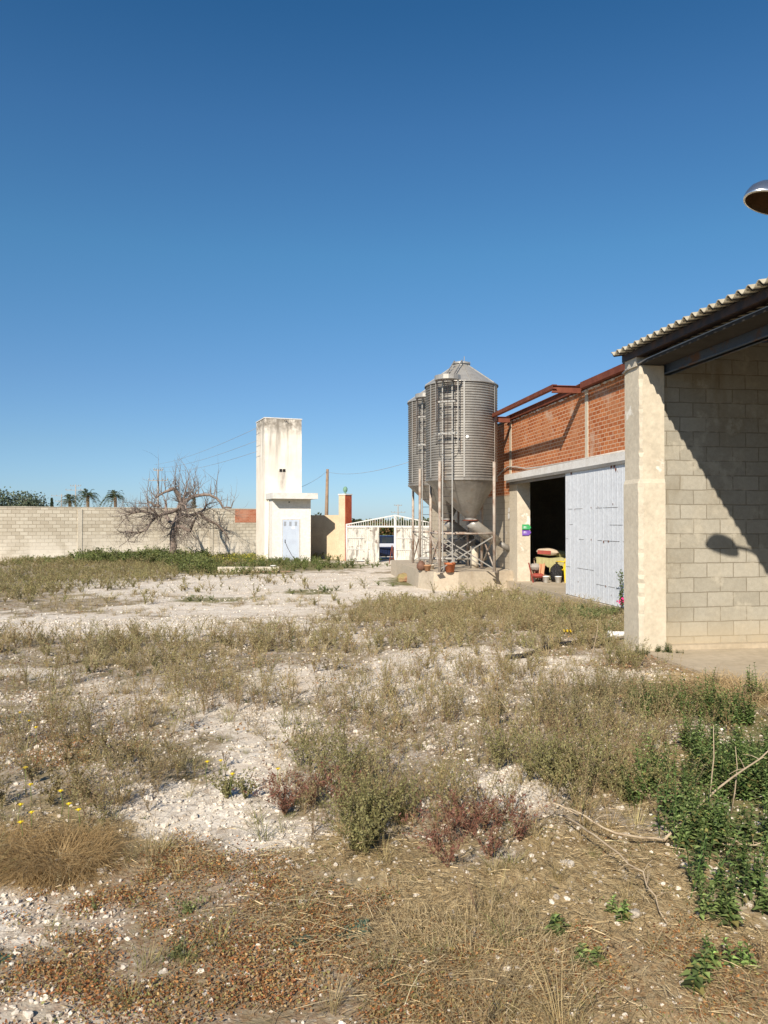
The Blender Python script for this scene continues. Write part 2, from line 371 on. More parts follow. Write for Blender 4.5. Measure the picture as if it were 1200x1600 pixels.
def weed(nst=7, h=.5, spread=.35, per=16, ll=.022, lw=.009, lc=((.20,.17,.085),(.15,.145,.06)), scol=(.24,.18,.10), lo=.25, sw=.0035, tip=None, side=True):
    Q = []; Cc = []
    for _ in range(nst):
        az = rng.uniform(0, 6.283); lean = rng.uniform(.1, 1)*spread; hh = h*rng.uniform(.55, 1.1)
        t = np.linspace(0, 1, 5); bend = rng.normal(0, .04, 2)*h*2
        pts = np.stack([np.cos(az)*lean*t**1.4*hh*1.5 + bend[0]*t*t, np.sin(az)*lean*t**1.4*hh*1.5 + bend[1]*t*t, hh*t*(1-.12*lean*t)], 1)
        s = stem_quads(pts, sw, sw*.4); Q.append(s); Cc.append(vary(scol, len(s), .2))
        base = []
        tt = rng.uniform(lo, 1, per); P0 = np.stack([np.interp(tt, t, pts[:, j]) for j in range(3)], 1)
        if side:   # short side twigs
            nb = max(2, per//6); tb = rng.uniform(lo, .85, nb)
            Pb = np.stack([np.interp(tb, t, pts[:, j]) for j in range(3)], 1)
            db = unit(np.stack([rng.normal(size=nb), rng.normal(size=nb), np.full(nb, 1.2)], 1))*hh*rng.uniform(.12, .3, (nb,1))
            for a, b in zip(Pb, db):
                q = stem_quads([a, a+b], sw*.5, sw*.3); Q.append(q); Cc.append(vary(scol, len(q), .2))
                m = max(3, per//4); u = rng.uniform(.15, 1, (m,1)); base.append(a + b*u)
        if base: P0 = np.concatenate([P0] + base)
        n = len(P0); d = rng.normal(size=(n, 3)); d[:, 2] += .7
        q = leaves(P0, d, ll*rng.uniform(.6, 1.4, n), lw*rng.uniform(.7, 1.4, n)); Q.append(q)
        mixr = rng.random((n, 1)); cc = np.array(lc[0])*mixr + np.array(lc[1])*(1-mixr)
        if tip is not None:
            k = np.clip((P0[:, 2:3]/hh - .6)*2.5, 0, 1); cc = cc*(1-k) + np.array(tip)*k
        Cc.append(cc*rng.uniform(.7, 1.25, (n, 1)))
    return np.concatenate(Q), np.concatenate(Cc)
def nettle(h=.4, nst=3, L=.055, W=.028, col=((.125,.18,.055),(.19,.25,.085)), pairs=9):
    Q = []; Cc = []
    for _ in range(nst):
        az = rng.uniform(0, 6.283); hh = h*rng.uniform(.6, 1.1); le = rng.uniform(0, .35)
        t = np.linspace(0, 1, 5); pts = np.stack([np.cos(az)*le*t**1.5*hh, np.sin(az)*le*t**1.5*hh, hh*t], 1); off = rng.normal(0, .03, 2); pts[:, :2] += off
        s = stem_quads(pts, .006, .003); Q.append(s); Cc.append(vary((.07,.13,.03), len(s)))
        for k in range(pairs):
            tt = .2 + .8*k/(pairs-1); p = np.array([np.interp(tt, t, pts[:, j]) for j in range(3)])
            a0 = k*1.57 + rng.uniform(-.4, .4); sc_ = (1.15 - .65*tt)*rng.uniform(.8, 1.2)
            for a in (a0, a0+3.14):
                d = np.array([math.cos(a), math.sin(a), rng.uniform(.0, .5) + (.5 if tt > .85 else 0)]); d /= np.linalg.norm(d)
                sd = np.array([-math.sin(a), math.cos(a), 0]); up = np.cross(d, sd); up = up*np.sign(up[2] + 1e-6)
                LL = L*sc_; WW = W*sc_; m = p + d*LL*.42; e = p + d*LL - np.array([0,0,LL*.18])
                fold = up*WW*.22
                Q.append(np.array([[p, m + sd*WW/2 + fold, e, m], [p, m, e, m - sd*WW/2 + fold]]))
                c = np.array(col[0])*(1-rng.random()) + np.array(col[1])*rng.random(); c = c*rng.uniform(.7, 1.4)*(1, rng.uniform(.9,1.05), 1)
                if rng.random() < .10: c = np.array((.32,.28,.10))*rng.uniform(.6, 1.2)
                Cc.append(np.stack([c, c*.92]))
    return np.concatenate(Q), np.concatenate(Cc)
def place(soup, temps, xs, ys, smin=.8, smax=1.2, tilt=.12, dz=0, bright=.2, hs=None):
    n = len(xs); which = rng.integers(0, len(temps), n); z = gz(xs, ys) + dz
    for k, (q, c) in enumerate(temps):
        idx = np.where(which == k)[0]
        if len(idx) == 0: continue
        m = len(idx); a = rng.uniform(0, 6.283, m); s = rng.uniform(smin, smax, m)
        if hs is not None: s = s*hs[idx]
        tx = rng.normal(0, tilt, m); ty = rng.normal(0, tilt, m)
        ca, sa = np.cos(a), np.sin(a)
        Mx = np.zeros((m, 3, 3)); Mx[:,0,0] = ca; Mx[:,0,1] = -sa; Mx[:,1,0] = sa; Mx[:,1,1] = ca; Mx[:,2,2] = 1; Mx[:,0,2] = tx; Mx[:,1,2] = ty
        Mx *= s[:, None, None]
        Q = np.einsum('mij,nkj->mnki', Mx, q) + np.stack([xs[idx], ys[idx], z[idx]], 1)[:, None, None, :]
        cc = c[None]*(1 + rng.uniform(-bright, bright, (m, 1, 1)))*(1+rng.uniform(-.06,.06,(m,1,3)))
        soup.add(Q.reshape(-1, *q.shape[1:]), cc.reshape(-1, 3))
def sample(n, d0, d1, u0=-.62, u1=.62):
    d = np.sqrt(rng.uniform(d0*d0, d1*d1, n)); u = rng.uniform(u0, u1, n)
    return (SY + u*CY)*d, (CY - u*SY)*d
def blocked(x, y):
    b = (x > 4.95) & (y > -4) & (y < 11.2)
    b |= (x > 7.6) & (y > 11)
    b |= (x > 4.2) & (y > 23.4) & (y < 32)
    return b
def pick(n, d0, d1, f, **k):
    x, y = sample(n, d0, d1, **k); m = (rng.random(n) < f(x, y)) & ~blocked(x, y); return x[m], y[m]
#@@PART2
# ------------------------------------------------------------------ the ground sheet
def build_ground():
    a = np.concatenate([-np.geomspace(3500, 14, 26), np.arange(-13, 13.01, .11), np.geomspace(14, 3500, 26)])
    b = np.concatenate([-np.geomspace(3500, 8, 14), np.arange(-6, 1.5, .5), np.arange(1.6, 24, .11), np.arange(24.2, 52, .4), np.geomspace(53, 4500, 24)])
    X, Y = np.meshgrid(a, b); x = X.ravel(); y = Y.ravel(); z = gz(x, y)
    nx, ny = len(a), len(b)
    me = bpy.data.meshes.new('ground'); me.vertices.add(nx*ny); me.vertices.foreach_set('co', np.stack([x, y, z], 1).astype(np.float32).ravel())
    i = np.arange((nx-1)*(ny-1)); r = i//(nx-1); c = i % (nx-1); v0 = r*nx + c
    f = np.stack([v0, v0+1, v0+nx+1, v0+nx], 1).astype(np.int32)
    me.loops.add(len(f)*4); me.polygons.add(len(f)); me.loops.foreach_set('vertex_index', f.ravel())
    me.polygons.foreach_set('loop_start', np.arange(0, len(f)*4, 4, dtype=np.int32)); me.polygons.foreach_set('loop_total', np.full(len(f), 4, np.int32))
    me.polygons.foreach_set('use_smooth', np.ones(len(f), bool))
    bare = cov('bare', x, y); straw = np.clip(cov('straw', x, y), 0, 1); gr = np.clip(cov('green', x, y) + cov('nettle', x, y)*.6, 0, 1); ora = np.clip(cov('orange', x, y), 0, 1)
    at = me.color_attributes.new('cover', 'FLOAT_COLOR', 'POINT')
    at.data.foreach_set('color', np.stack([np.clip(bare,0,1), straw, gr, ora], 1).astype(np.float32).ravel())
    me.update(calc_edges=True); o = bpy.data.objects.new('ground', me); C.objects.link(o); tag(o, kind='structure')
    m = NT('ground_mix'); at = m.n('Attribute'); at.attribute_name = 'cover'; sp = m.n('SeparateColor'); m.l(at.outputs['Color'], sp.inputs[0])
    pos = m.tc.outputs['Object']
    def vor(scale, feat='F1', out='Distance'):
        v = m.n('TexVoronoi'); v.feature = feat; v.inputs['Scale'].default_value = scale; m.l(pos, v.inputs['Vector']); return v
    v1 = vor(28); v2 = vor(75); v3 = vor(11)
    def grey(v, lo, hi):   # per-stone brightness
        s_ = m.n('SeparateColor'); m.l(v.outputs['Color'], s_.inputs[0]); return m.ramp(s_.outputs[0], 0, 1, (*lo, 1), (*hi, 1))
    gv = m.mix(.5, grey(v1, (.48,.42,.345), (.88,.81,.70)), grey(v2, (.50,.44,.36), (.88,.81,.70)))
    gv = m.mix(m.ramp(m.noise(1.6, 6), .42, .66), gv, (.60,.52,.42)); gv = m.mix(m.ramp(m.noise(7, 6), .54, .70), gv, (.44,.36,.275))
    soil = m.mix(m.ramp(m.noise(9, 6), .35, .7), (.27,.20,.14), (.40,.33,.25))
    soil = m.mix(m.ramp(m.noise(30, 5, rough=.7), .48, .56), soil, grey(v2, (.40,.35,.28), (.68,.62,.54)))
    olive = m.mix(m.ramp(m.noise(14, 6), .4, .65), (.21,.17,.09), (.34,.27,.17))
    base = m.mix(m.ramp(m.noise(2.2, 7, rough=.75), .42, .58), soil, olive)
    nb = m.noise(3.5, 7, rough=.75)
    def thr(ch, w=.22):
        ad = m.n('Math', operation='ADD'); m.l(ch, ad.inputs[0]); m.l(nb, ad.inputs[1]); return m.ramp(ad.outputs[0], .92 - w, .92 + w)
    c = m.mix(thr(sp.outputs[0]), base, gv)
    st = m.mix(m.ramp(m.noise(40, 5, (1, .25, 1)), .35, .65), (.26,.18,.09), (.48,.38,.22))
    c = m.mix(thr(sp.outputs[1]), c, st)
    c = m.mix(thr(sp.outputs[2]), c, m.mix(m.ramp(m.noise(18, 5), .4, .6), (.12,.13,.05), (.24,.2,.1)))
    ol = m.mix(m.ramp(m.noise(26, 5), .4, .6), (.24,.13,.06), (.34,.28,.19))
    ad = m.n('Math', operation='MULTIPLY'); m.l(thr(at.outputs['Alpha']), ad.inputs[0]); ad.inputs[1].default_value = .6
    c = m.mix(ad.outputs[0], c, ol)
    far = m.n('VectorMath', operation='LENGTH'); m.l(pos, far.inputs[0]); fr = m.n('MapRange'); m.l(far.outputs['Value'], fr.inputs[0]); fr.inputs[1].default_value = 52; fr.inputs[2].default_value = 75
    c = m.mix(fr.outputs[0], c, m.mix(m.ramp(m.noise(.03, 4), .4, .6), (.16,.13,.06), (.10,.12,.05)))
    b1 = m.bump(m.noise(22, 6), .6, .012); b2 = m.bump(v2.outputs['Distance'], .5, .004, b1); b3 = m.bump(m.noise(130, 4), .6, .004, b2)
    me.materials.append(m.out(c, .95, 0, b3, .15))
build_ground()

# ------------------------------------------------------------------ near open shed
XE = 4.88
def roofz(x): return 4.2 + .16*(x - XE)
shed = thing('open_shed', 'open fronted shed of grey concrete blocks with wavy sheet roof at right edge', 'shed', (8.5, 3.2, 0))
W = dict(parent=shed, world=True)
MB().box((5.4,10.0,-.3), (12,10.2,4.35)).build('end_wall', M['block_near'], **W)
MB().box((12,-4,-.3), (12.2,10.2,5.3)).build('back_wall', M['shade_dark'], **W)  # near-black, indoor shade painted into the wall colour
MB().box((5.4,-4.2,-.3), (12.2,-4,4.2)).build('end_wall', M['shade_dark'], **W)
b = MB()
# pillar with a chipped leading corner
n = 70; vs = []; x0, x1, y0, y1 = 5.05, 5.40, 9.9, 10.37
for i in range(n+1):
    z = -.25 + (3.95+.25)*i/n; ch = .03 + .035*random.random()**3; j = 0
    e = .022 if z < 2.35 else 0
    vs += [(x0-e+j, y1, z), (x0-e+j, y0+ch, z), (x0+ch*.8, y0-e+j*.5, z), (x1, y0-e+j, z), (x1, y1, z)]
fs = [(i*5+k, i*5+(k+1) % 5, (i+1)*5+(k+1) % 5, (i+1)*5+k) for i in range(n) for k in range(5)] + [(4,3,2,1,0), (n*5,n*5+1,n*5+2,n*5+3,n*5+4)]
b.add(vs, fs).build('pillar', M['pillar'], **W)
MB().box((5.02,9.95,3.95), (5.42,10.3,4.19)).build('pillar_cap', M['concrete'], **W)
MB().box((5.03,-4,-.3), (7.4,10,.035)).build('floor_slab', M['slab'], **W)
MB().box((7.4,-4,-.3), (12,10,.03)).build('shade_floor', M['shade_dark'], **W)  # unseen part of the floor, coloured near-black to deepen the shade inside
MB().box((5.42,9.86,.03), (12,10.0,.10)).build('plinth', M['slab'], **W)
# corrugated roof, waves running up the slope
def corrugated(x0, z0, x1, z1, ya, yb, pitch=.177, amp=.031, th=.012, per=8, nx=2):
    b = MB(); ny = int((yb-ya)/pitch*per); vs = []
    for side in (0, 1):
        for i in range(nx):
            t = i/(nx-1)
            for j in range(ny+1):
                y = ya + (yb-ya)*j/ny; zz = z0 + (z1-z0)*t + amp*math.sin(2*math.pi*(y-ya)/pitch) + side*th
                vs.append((x0 + (x1-x0)*t, y, zz))
    k = nx*(ny+1); fs = []
    for i in range(nx-1):
        for j in range(ny):
            a = i*(ny+1)+j; fs.append((a, a+1, a+ny+2, a+ny+1)); fs.append((k+a, k+a+ny+1, k+a+ny+2, k+a+1))
    for j in range(ny):
        fs.append((j, k+j, k+j+1, j+1)); a = (nx-1)*(ny+1)+j; fs.append((a, a+1, k+a+1, k+a))
    for i in range(nx-1):
        a = i*(ny+1); fs.append((a, a+ny+1, k+a+ny+1, k+a)); a += ny; fs.append((a, k+a, k+a+ny+1, a+ny+1))
    b.add(vs, fs, True); return b
corrugated(XE, roofz(XE), 12.3, roofz(12.3), -4.3, 10.45).build('roof', M['fibre'], **W)
corrugated(XE+.012, roofz(XE+.012)-.013, 12.2, roofz(12.2)-.013, -4.28, 10.43, th=.004).build('roof_shade_sheet', M['shade_dark'], **W)  # added dark sheet, paints the shade on the roof's underside
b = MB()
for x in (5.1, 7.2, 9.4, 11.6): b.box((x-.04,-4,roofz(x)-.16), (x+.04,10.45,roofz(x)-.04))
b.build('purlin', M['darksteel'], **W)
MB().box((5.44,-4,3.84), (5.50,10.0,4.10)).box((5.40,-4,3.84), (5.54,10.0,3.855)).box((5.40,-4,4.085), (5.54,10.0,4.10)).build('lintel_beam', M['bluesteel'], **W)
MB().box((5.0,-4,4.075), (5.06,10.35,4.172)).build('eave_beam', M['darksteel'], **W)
MB().box((5.05,-4.2,3.96), (5.40,9.9,4.0)).build('soffit', M['shade_dark'], **W)  # shade under the eave put into its near-black colour
pts = [(5.03,10.39,3.93),(5.03,10.2,3.965),(5.06,9.8,4.0),(5.085,9.2,4.015),(5.085,7,4.01),(5.085,3,4.01),(5.085,-3.5,4.01)]
MB().tube(pts, .015, 8).build('cable_conduit', M['tubewhite'], **W)
for yy in (3.0, -3.9):
    MB().box((5.06,yy-.15,-.2), (5.36,yy+.15,3.95)).build('column', M['pillar'], **W)
for i, yy in enumerate((8.0, 5.3, 1.0)):
    MB().beam((5.5,yy,roofz(5.5)-.22), (12,yy,roofz(12)-.22), .1, .14).build('rafter', M['darksteel'], **W)

# yard lamp on the shed eave
L0 = Vector((4.22, 5.93, 4.5))
lamp = thing('yard_lamp', 'polished metal yard lamp on an arm above the shed roof edge', 'lamp', L0)
tl = Matrix.Rotation(R(12), 4, 'Y') @ Matrix.Rotation(R(-11), 4, 'X')
def lampshell(sx, sy, h, inner):
    b = MB(); prof = [(1.0, 0), (1.0, .12), (.93, .35), (.80, .62), (.58, .86), (.3, .97), (.02, 1)]
    vs = []; n = 32
    for sc_, in ((1.0,), (.94,)):
        for r_, z_ in prof:
            for k in range(n):
                t = 2*math.pi*k/n; vs.append(tl @ Vector((sx*r_*sc_*math.cos(t), sy*r_*sc_*math.sin(t), (h*z_ if sc_ == 1 else h*z_*.92))))
    m = len(prof); fo = []; fi = []
    for i in range(m-1):
        for k in range(n):
            k2 = (k+1) % n; fo.append((i*n+k, i*n+k2, (i+1)*n+k2, (i+1)*n+k)); q = m*n; fi.append((q+i*n+k, q+(i+1)*n+k, q+(i+1)*n+k2, q+i*n+k2))
    rim = [(k, m*n+k, m*n+(k+1) % n, (k+1) % n) for k in range(n)]
    return vs, fo, fi, rim
vs, fo, fi, rim = lampshell(.25, .145, .19, .9)
sh = MB().add(vs, fo + rim, True).build('lamp_shade', M['chrome'], lamp)
MB().add(vs, fi, True).build('reflector', M['lampin'], lamp)
MB().lathe([(.005,-.005),(.035,.01),(.05,.05),(.045,.1),(.02,.13)], 16, (.06,0,0), M=tl).build('bulb', M['bulb'], lamp)
MB().tube([(.2,0,.05),(.42,.0,-.0),(.75,0,-.13),(1.1,0,-.24)], .024, 10).build('arm', M['galvlight'], lamp)
MB().box((1.04,-.06,-.36), (1.07,.06,-.16)).build('wall_bracket', M['galvlight'], lamp)

# ------------------------------------------------------------------ long barn
FX = 7.9; FL = -.12; B0, B1 = 11.0, 37.5; OP0, OP1 = 17.5, 23.75
barn = thing('brick_barn', 'long barn with orange hollow brick upper wall and wide sliding door opening', 'barn', (13.5, 24, -.38))
W = dict(parent=barn, world=True)
ET = 5.13
MB().box((FX,B0,-.6), (FX+.35,OP0,3.15)).build('block_wall', M['block_barn'], **W)
MB().box((FX,24.55,-.6), (FX+.35,B1,2.68)).build('block_wall', M['block_barn'], **W)
MB().box((FX,B0,3.352), (FX+.3,24.55,ET)).box((FX,24.55,2.683), (FX+.3,B1,ET)).build('brick_wall', M['brick'], **W)
b = MB(); n = 26; vs = []
for i in range(n+1):
    z = -.5 + 3.65*i/n; j = .02*math.sin(i*1.9) + random.uniform(-.012,.012)
    vs += [(FX-.012, OP1+abs(j)*.5, z), (FX+.42, OP1, z), (FX+.42, 24.55, z), (FX-.012, 24.55+j*1.5, z)]
fs = [(i*4+k, i*4+(k+1) % 4, (i+1)*4+(k+1) % 4, (i+1)*4+k) for i in range(n) for k in range(4)] + [(3,2,1,0), (n*4,n*4+1,n*4+2,n*4+3)]
b.add(vs, fs).build('door_jamb', M['pillar'], **W)
for yy, hw in ((18.3, .085), (24.45, .10), (31, .1)):
    MB().box((FX-.014,yy-hw,3.352 if yy < 25 else 2.69), (FX,yy+hw,ET-.01)).build('concrete_strip', M['pillar'], **W)
MB().box((FX-.17,B0,3.155), (FX+.3,24.62,3.348)).build('lintel', M['white_cap'], **W)
MB().box((FX-.20,B0,3.075), (FX-.06,24.3,3.148)).box((FX-.10,B0,3.0), (FX-.07,24.3,3.07)).build('door_rail', M['galv'], **W)
# sliding door of pale sheet with seams
D0, D1 = 15.6, 19.35
b = MB(); xs_ = FX-.15; nn = 30
vs = []
prof = []
y = D0; k = 0
while y < D1 - .001:
    prof += [(y, 0), (y+.17, 0), (y+.185, .0035), (min(y+.25, D1), .0)]; y += .25
prof.append((D1, 0))
for z in (FL+.015, 3.1):
    for (yy, dd) in prof: vs.append((xs_-dd, yy, z))
m = len(prof); fs = [(i, m+i, m+i+1, i+1) for i in range(m-1)]
b.add(vs, fs); b.box((xs_+.003,D0,FL+.015), (xs_+.03,D1,3.1))
door = b.build('sliding_door', M['white_metal'], **W)
b = MB()
for z in (.30, .62, 1.35, 1.72, 2.12):
    yy = D0
    while yy < D1-.05:
        ln = random.uniform(.2,.8)
        if random.random() < (.75 if z in (1.35, 2.12) else .35): b.box((xs_-.0065,yy,z), (xs_-.001,min(yy+ln,D1),z+.009))
        yy += ln + random.uniform(.02,.2)
b.build('seam', M['galv'], door, world=True)
for yy in (16.4, 16.55, 18.9): MB().box((xs_-.02,yy,3.02), (xs_-.01,yy+.05,3.14)).build('hanger', M['rust'], door, world=True)
random.seed(5)
b = MB()
for yy, z, s in ((17.7,1.36,.05),(17.0,1.33,.07),(16.75,1.34,.06),(17.7,2.14,.05),(16.9,-.0+.3,.05),(18.5,.28,.035),(16.35,2.98,.09),(16.5,2.2,.04),(17.3,2.15,.03),(18.7,2.1,.03),(16.6,.12,.03)):
    b.add([(xs_-.0125, yy+s*.5*math.cos(t)*random.uniform(.6,1), z+s*.6*math.sin(t)*random.uniform(.6,1)) for t in [i*math.pi/4 for i in range(8)]], [tuple(range(7,-1,-1))])
b.build('rust_hole', M['rust'], door, world=True)
# floor, plinth, shell
MB().box((FX-.25,B0+.02,-.7), (FX+12,B1-.02,FL)).build('floor_slab', M['slab'], **W)
MB().box((FX+11.9,B0,-.6), (FX+12.1,B1,6.4)).build('back_wall', M['shade_dark'], **W)
MB().box((FX+.35,B0,-.6), (FX+11.9,B0+.2,5.1)).build('end_wall', M['block_barn'], **W)
MB().box((FX+.35,B1-.2,-.6), (FX+11.9,B1,5.1)).build('end_wall', M['cream'], **W)
corrugated(FX+.03, 5.20, FX+12.3, 6.4, B0-.1, B1+.1, nx=3).build('roof', M['fibre'], **W)
# rusty eave steel
e = MB().box((FX-.10,B0,5.14), (FX+.0,24.55,5.26)).box((FX-.16,B0,5.262), (FX+.02,24.55,5.275))
e.box((FX-.22,B0,5.12), (FX-.105,18.2,5.135)).box((FX-.22,B0,5.135),(FX-.205,18.2,5.275))
e.build('eave_channel', M['rust'], **W)
b = MB()
for i in range(70):      # crumbling mortar line below the channel
    yy = 11.2 + i*.19
    if random.random() < .75: b.box((FX-.02-random.random()*.03, yy, 5.085+random.uniform(-.015,.02)), (FX-.001, yy+random.uniform(.1,.2), 5.118))
b.build('mortar_bead', M['white_cap'], **W)
for yb in (18.42, 24.2):
    g = MB(); x0 = 7.03; z = 5.15
    g.box((x0,yb-.05,z-.11), (FX-.101,yb+.05,z-.095)).box((x0,yb-.05,z+.06), (FX-.101,yb+.05,z+.075)).box((x0,yb-.008,z-.095), (FX-.101,yb+.008,z+.06))
    g.build('bracket', M['rust'], **W)
MB().box((7.02,18.36,5.226), (7.14,24.5,5.24)).box((7.02,18.36,5.13), (7.03,24.5,5.226)).box((7.03,18.36,5.13), (7.14,24.5,5.142)).build('outrigger_beam', M['rust'], **W)
pts = [(FX-.03,26.2,3.28),(FX-.04,25.3,3.5),(FX-.05,24.6,3.62),(FX-.05,23.7,3.55),(FX-.05,22.8,3.44),(FX-.05,21.5,3.40),(FX-.12,19,3.37),(FX-.12,16,3.37)]
MB().tube(pts, .022, 8).build('cable_conduit', M['tubewhite'], **W)
MB().beam((11,17.2,4.4), (11,22.9,.6), .08, .1).build('brace', M['bluesteel'], **W)
b = MB()
for (yy, z) in ((24.6,.0),(24.75,.12),(24.45,.1),(24.6,2.0),(24.55,2.2)):
    b.add([(FX-.025, yy+.16*math.cos(t)*random.uniform(.5,1), z+.14*math.sin(t)*random.uniform(.5,1)) for t in [i*math.pi/4 for i in range(8)]], [tuple(range(7,-1,-1))])
b.build('plaster_patch', M['white_cap'], **W)
# arrow plates on the jamb
def arrow(name, label, py, mat):
    p = P(816, py, 24.3); t = thing(name, label, 'sign', (0,0,0))
    xa, xb = onJ(815.5), onJ(829.5); yv = OP1-.02; z = p.z; h = .095
    t.location = (xa, yv, z)
    prof = [(0,-h),(xb-xa-.08,-h),(xb-xa,0),(xb-xa-.08,h),(0,h)]
    vs = [(x, -.012, zz) for x, zz in prof] + [(x, 0, zz) for x, zz in prof]
    MB().add(vs, [(0,1,2,3,4), (9,8,7,6,5)] + [(i,i+5,(i+1) % 5+5,(i+1) % 5) for i in range(5)]).build('plate', mat, t)
    b = MB(); x = .04; random.seed(len(label))
    while x < xb-xa-.13:
        ww = random.uniform(.012,.03); b.box((x,-.0145,-.035), (x+ww*.4,-.0125,.035)); 
        if random.random() < .6: b.box((x+ww*.4,-.0145,random.choice((-.035,.0,.025))), (x+ww,-.0125,random.choice((-.03,.01,.035))+.008) if False else (x+ww,-.0125,.035))
        x += ww + .012
    b.build('lettering', M['signink'], t)
def onJ(px):     # x of the column px on the plane y = OP1
    a, b_ = ray(px); return OP1*a/b_
arrow('arrow_sign', 'green arrow sign above the purple one on the barn door jamb', 824.2, M['sgreen'])
arrow('arrow_sign', 'purple arrow sign below the green one on the barn door jamb', 832.2, M['spurple'])

# ------------------------------------------------------------------ concrete pad
PZ = .2
pad = MB(); x0, x1, y0, y1 = 4.75, FX, 23.7, 31.6
vs = []; nn = 14
top = [(x0+.15,y0+1.2),(x0+.45,y0+.25),(x0+1.2,y0),(x1,y0+.55),(x1,y1),(x0+.3,y1)]
bot = [(x-.06*(1 if x < 7 else 0), y-.08) for x, y in top]
vs = [(x,y,-.6) for x,y in bot] + [(x,y,PZ) for x,y in top]
pad.add(vs, [tuple(range(6))[::-1], tuple(range(6,12))] + [(i,(i+1) % 6,(i+1) % 6+6,i+6) for i in range(6)])
tag(pad.build('silo_plinth', M['pad']), 'raised cream concrete platform carrying the two feed silos', 'platform')

# ------------------------------------------------------------------ silos
def make_silo(loc, label):
    t = thing('feed_silo', label, 'silo', loc, 0, 'corrugated feed silos on legs')
    r = 1.16; zb, zt = 2.95, 6.03
    prof = [(r, zb)]
    nr = 37; per = 6
    for i in range(nr*per+1):
        f = i/(nr*per); prof.append((r + .021*math.sin(2*math.pi*f*nr), zb + .05 + (zt-zb-.08)*f))
    prof.append((r, zt))
    b = MB().lathe(prof, 72); body = b.build('body', M['galv'], t)
    b = MB()
    for k in range(6):
        a = k*math.pi/3 + .35
        b.beam((math.cos(a)*(r+.02), math.sin(a)*(r+.02), zb+.05), (math.cos(a)*(r+.02), math.sin(a)*(r+.02), zt-.02), .05, .012, (math.cos(a), math.sin(a), 0))
    b.build('seam', M['galvlight'], body)
    roof = MB().lathe([(r+.05, zt-.03), (r+.05, zt+.0), (.26, zt+.66), (.26, zt+.72), (.30, zt+.72), (.28, zt+.78), (.01, zt+.80)], 48, smooth=False).build('roof', M['galvlight'], t)
    b = MB()
    for k in range(8):
        a = k*math.pi/4; b.beam((math.cos(a)*(r+.05), math.sin(a)*(r+.05), zt+.01), (math.cos(a)*.27, math.sin(a)*.27, zt+.67), .025, .025)
    b.build('ridge', M['galvlight'], roof)
    MB().beam((.1,0,zt+.78), (.1,0,zt+1.0), .02, .02).beam((-.25,0,zt+.8), (.3,0,zt+.8), .05, .03).build('lid_handle', M['galv'], roof)
    # hopper cone leaning to the outlet
    ox = .30; b = MB().lathe([(r+.02, zb+.02, 0), (r+.02, zb-.04, 0), (r-.02, zb-.06, 0), (.17, 1.72, ox), (.17, 1.66, ox)], 32, smooth=False)
    hop = b.build('hopper', M['galv'], t)
    MB().lathe([(.24,1.66,ox),(.26,1.66,ox),(.26,1.62,ox),(.02,1.62,ox)], 24).build('outlet_flange', M['rust'], hop)
    MB().tube([(ox,0,1.6), (ox+.12,0,1.5), (ox+.95,.1,.92)], [.19,.19,.17], 16).build('chute', M['galvlight'], t)
    # legs
    LA = [R(222), R(313), R(42), R(133)]; lr = r + .07
    tops = [zb+.55, zb+.55, zb+.1, zb+.1]
    LP = [(math.cos(a)*lr, math.sin(a)*lr) for a in LA]
    for (x, y), tz in zip(LP, tops):
        b = MB().tube([(x,y,.02), (x,y,tz)], .048, 10); b.box((x-.1,y-.1,0), (x+.1,y+.1,.015))
        b.build('leg', M['rustlight'], t)
    for i in range(4):
        p, q = LP[i], LP[(i+1) % 4]
        MB().tube([(p[0],p[1],1.22), (q[0],q[1],1.22)], .03, 8).build('tie_bar', M['rustlight'], t)
        b = MB().beam((p[0],p[1],.1), (q[0],q[1],1.15), .035, .035); b.beam((p[0]*.99,p[1]*.99,1.15), (q[0]*.99,q[1]*.99,.1), .035, .035)
        b.build('cross_brace', M['galvlight'] if i % 2 == 0 else M['rustlight'], t)
    # ladder with hoops
    la = R(237); er = Vector((math.cos(la), math.sin(la), 0)); et = Vector((-math.sin(la), math.cos(la), 0)); c0 = er*(r+.19)
    lad = MB()
    for s in (-1, 1): lad.beam(c0+et*s*.16+Vector((0,0,.35)), c0+et*s*.16+Vector((0,0,zt+.1)), .035, .02, er)
    lado = lad.build('ladder', M['galvlight'], t)
    b = MB(); z = .5
    while z < zt: b.tube([c0-et*.16+Vector((0,0,z)), c0+et*.16+Vector((0,0,z))], .010, 6); z += .27
    b.build('rung', M['darksteel'], lado)
    cg = MB(); hz = [4.0, 4.72, 5.35, zt-.1]
    for z in hz:
        pts = []
        for k in range(13):
            a = -math.pi*.5 + math.pi*k/12
            pts.append(c0 + et*.33*math.sin(a)*1.0 + er*(.02 + .46*math.cos(a)) + Vector((0,0,z)))
        cg.tube(pts, .011, 6)
    for k in (1, 4, 8, 11):
        a = -math.pi*.5 + math.pi*k/12; q = c0 + et*.33*math.sin(a) + er*(.02 + .46*math.cos(a))
        cg.tube([q+Vector((0,0,hz[0])), q+Vector((0,0,hz[-1]))], .009, 6)
    cg.build('safety_cage', M['darksteel'], lado)
    # top landing plate and outer posts
    b = MB(); q = c0 + er*.25
    vs = []
    for z in (zt-.02, zt+.12):
        for k in range(9):
            a = -math.pi*.5 + math.pi*k/8; vs.append(c0 + et*.42*math.sin(a) + er*(-.05 + .42*math.cos(a)) + Vector((0,0,z)))
    b.add(vs, [(k,k+1,k+10,k+9) for k in range(8)]).add([v for v in vs[:9]], [tuple(range(9))])
    b.build('landing_guard', M['galvlight'], t)
    b = MB()
    for s in (-.36, .36, ): b.beam(c0+et*s+er*.02+Vector((0,0,3.9 if s > 0 else 4.6)), c0+et*s+er*.02+Vector((0,0,zt+.05)), .03, .045, er)
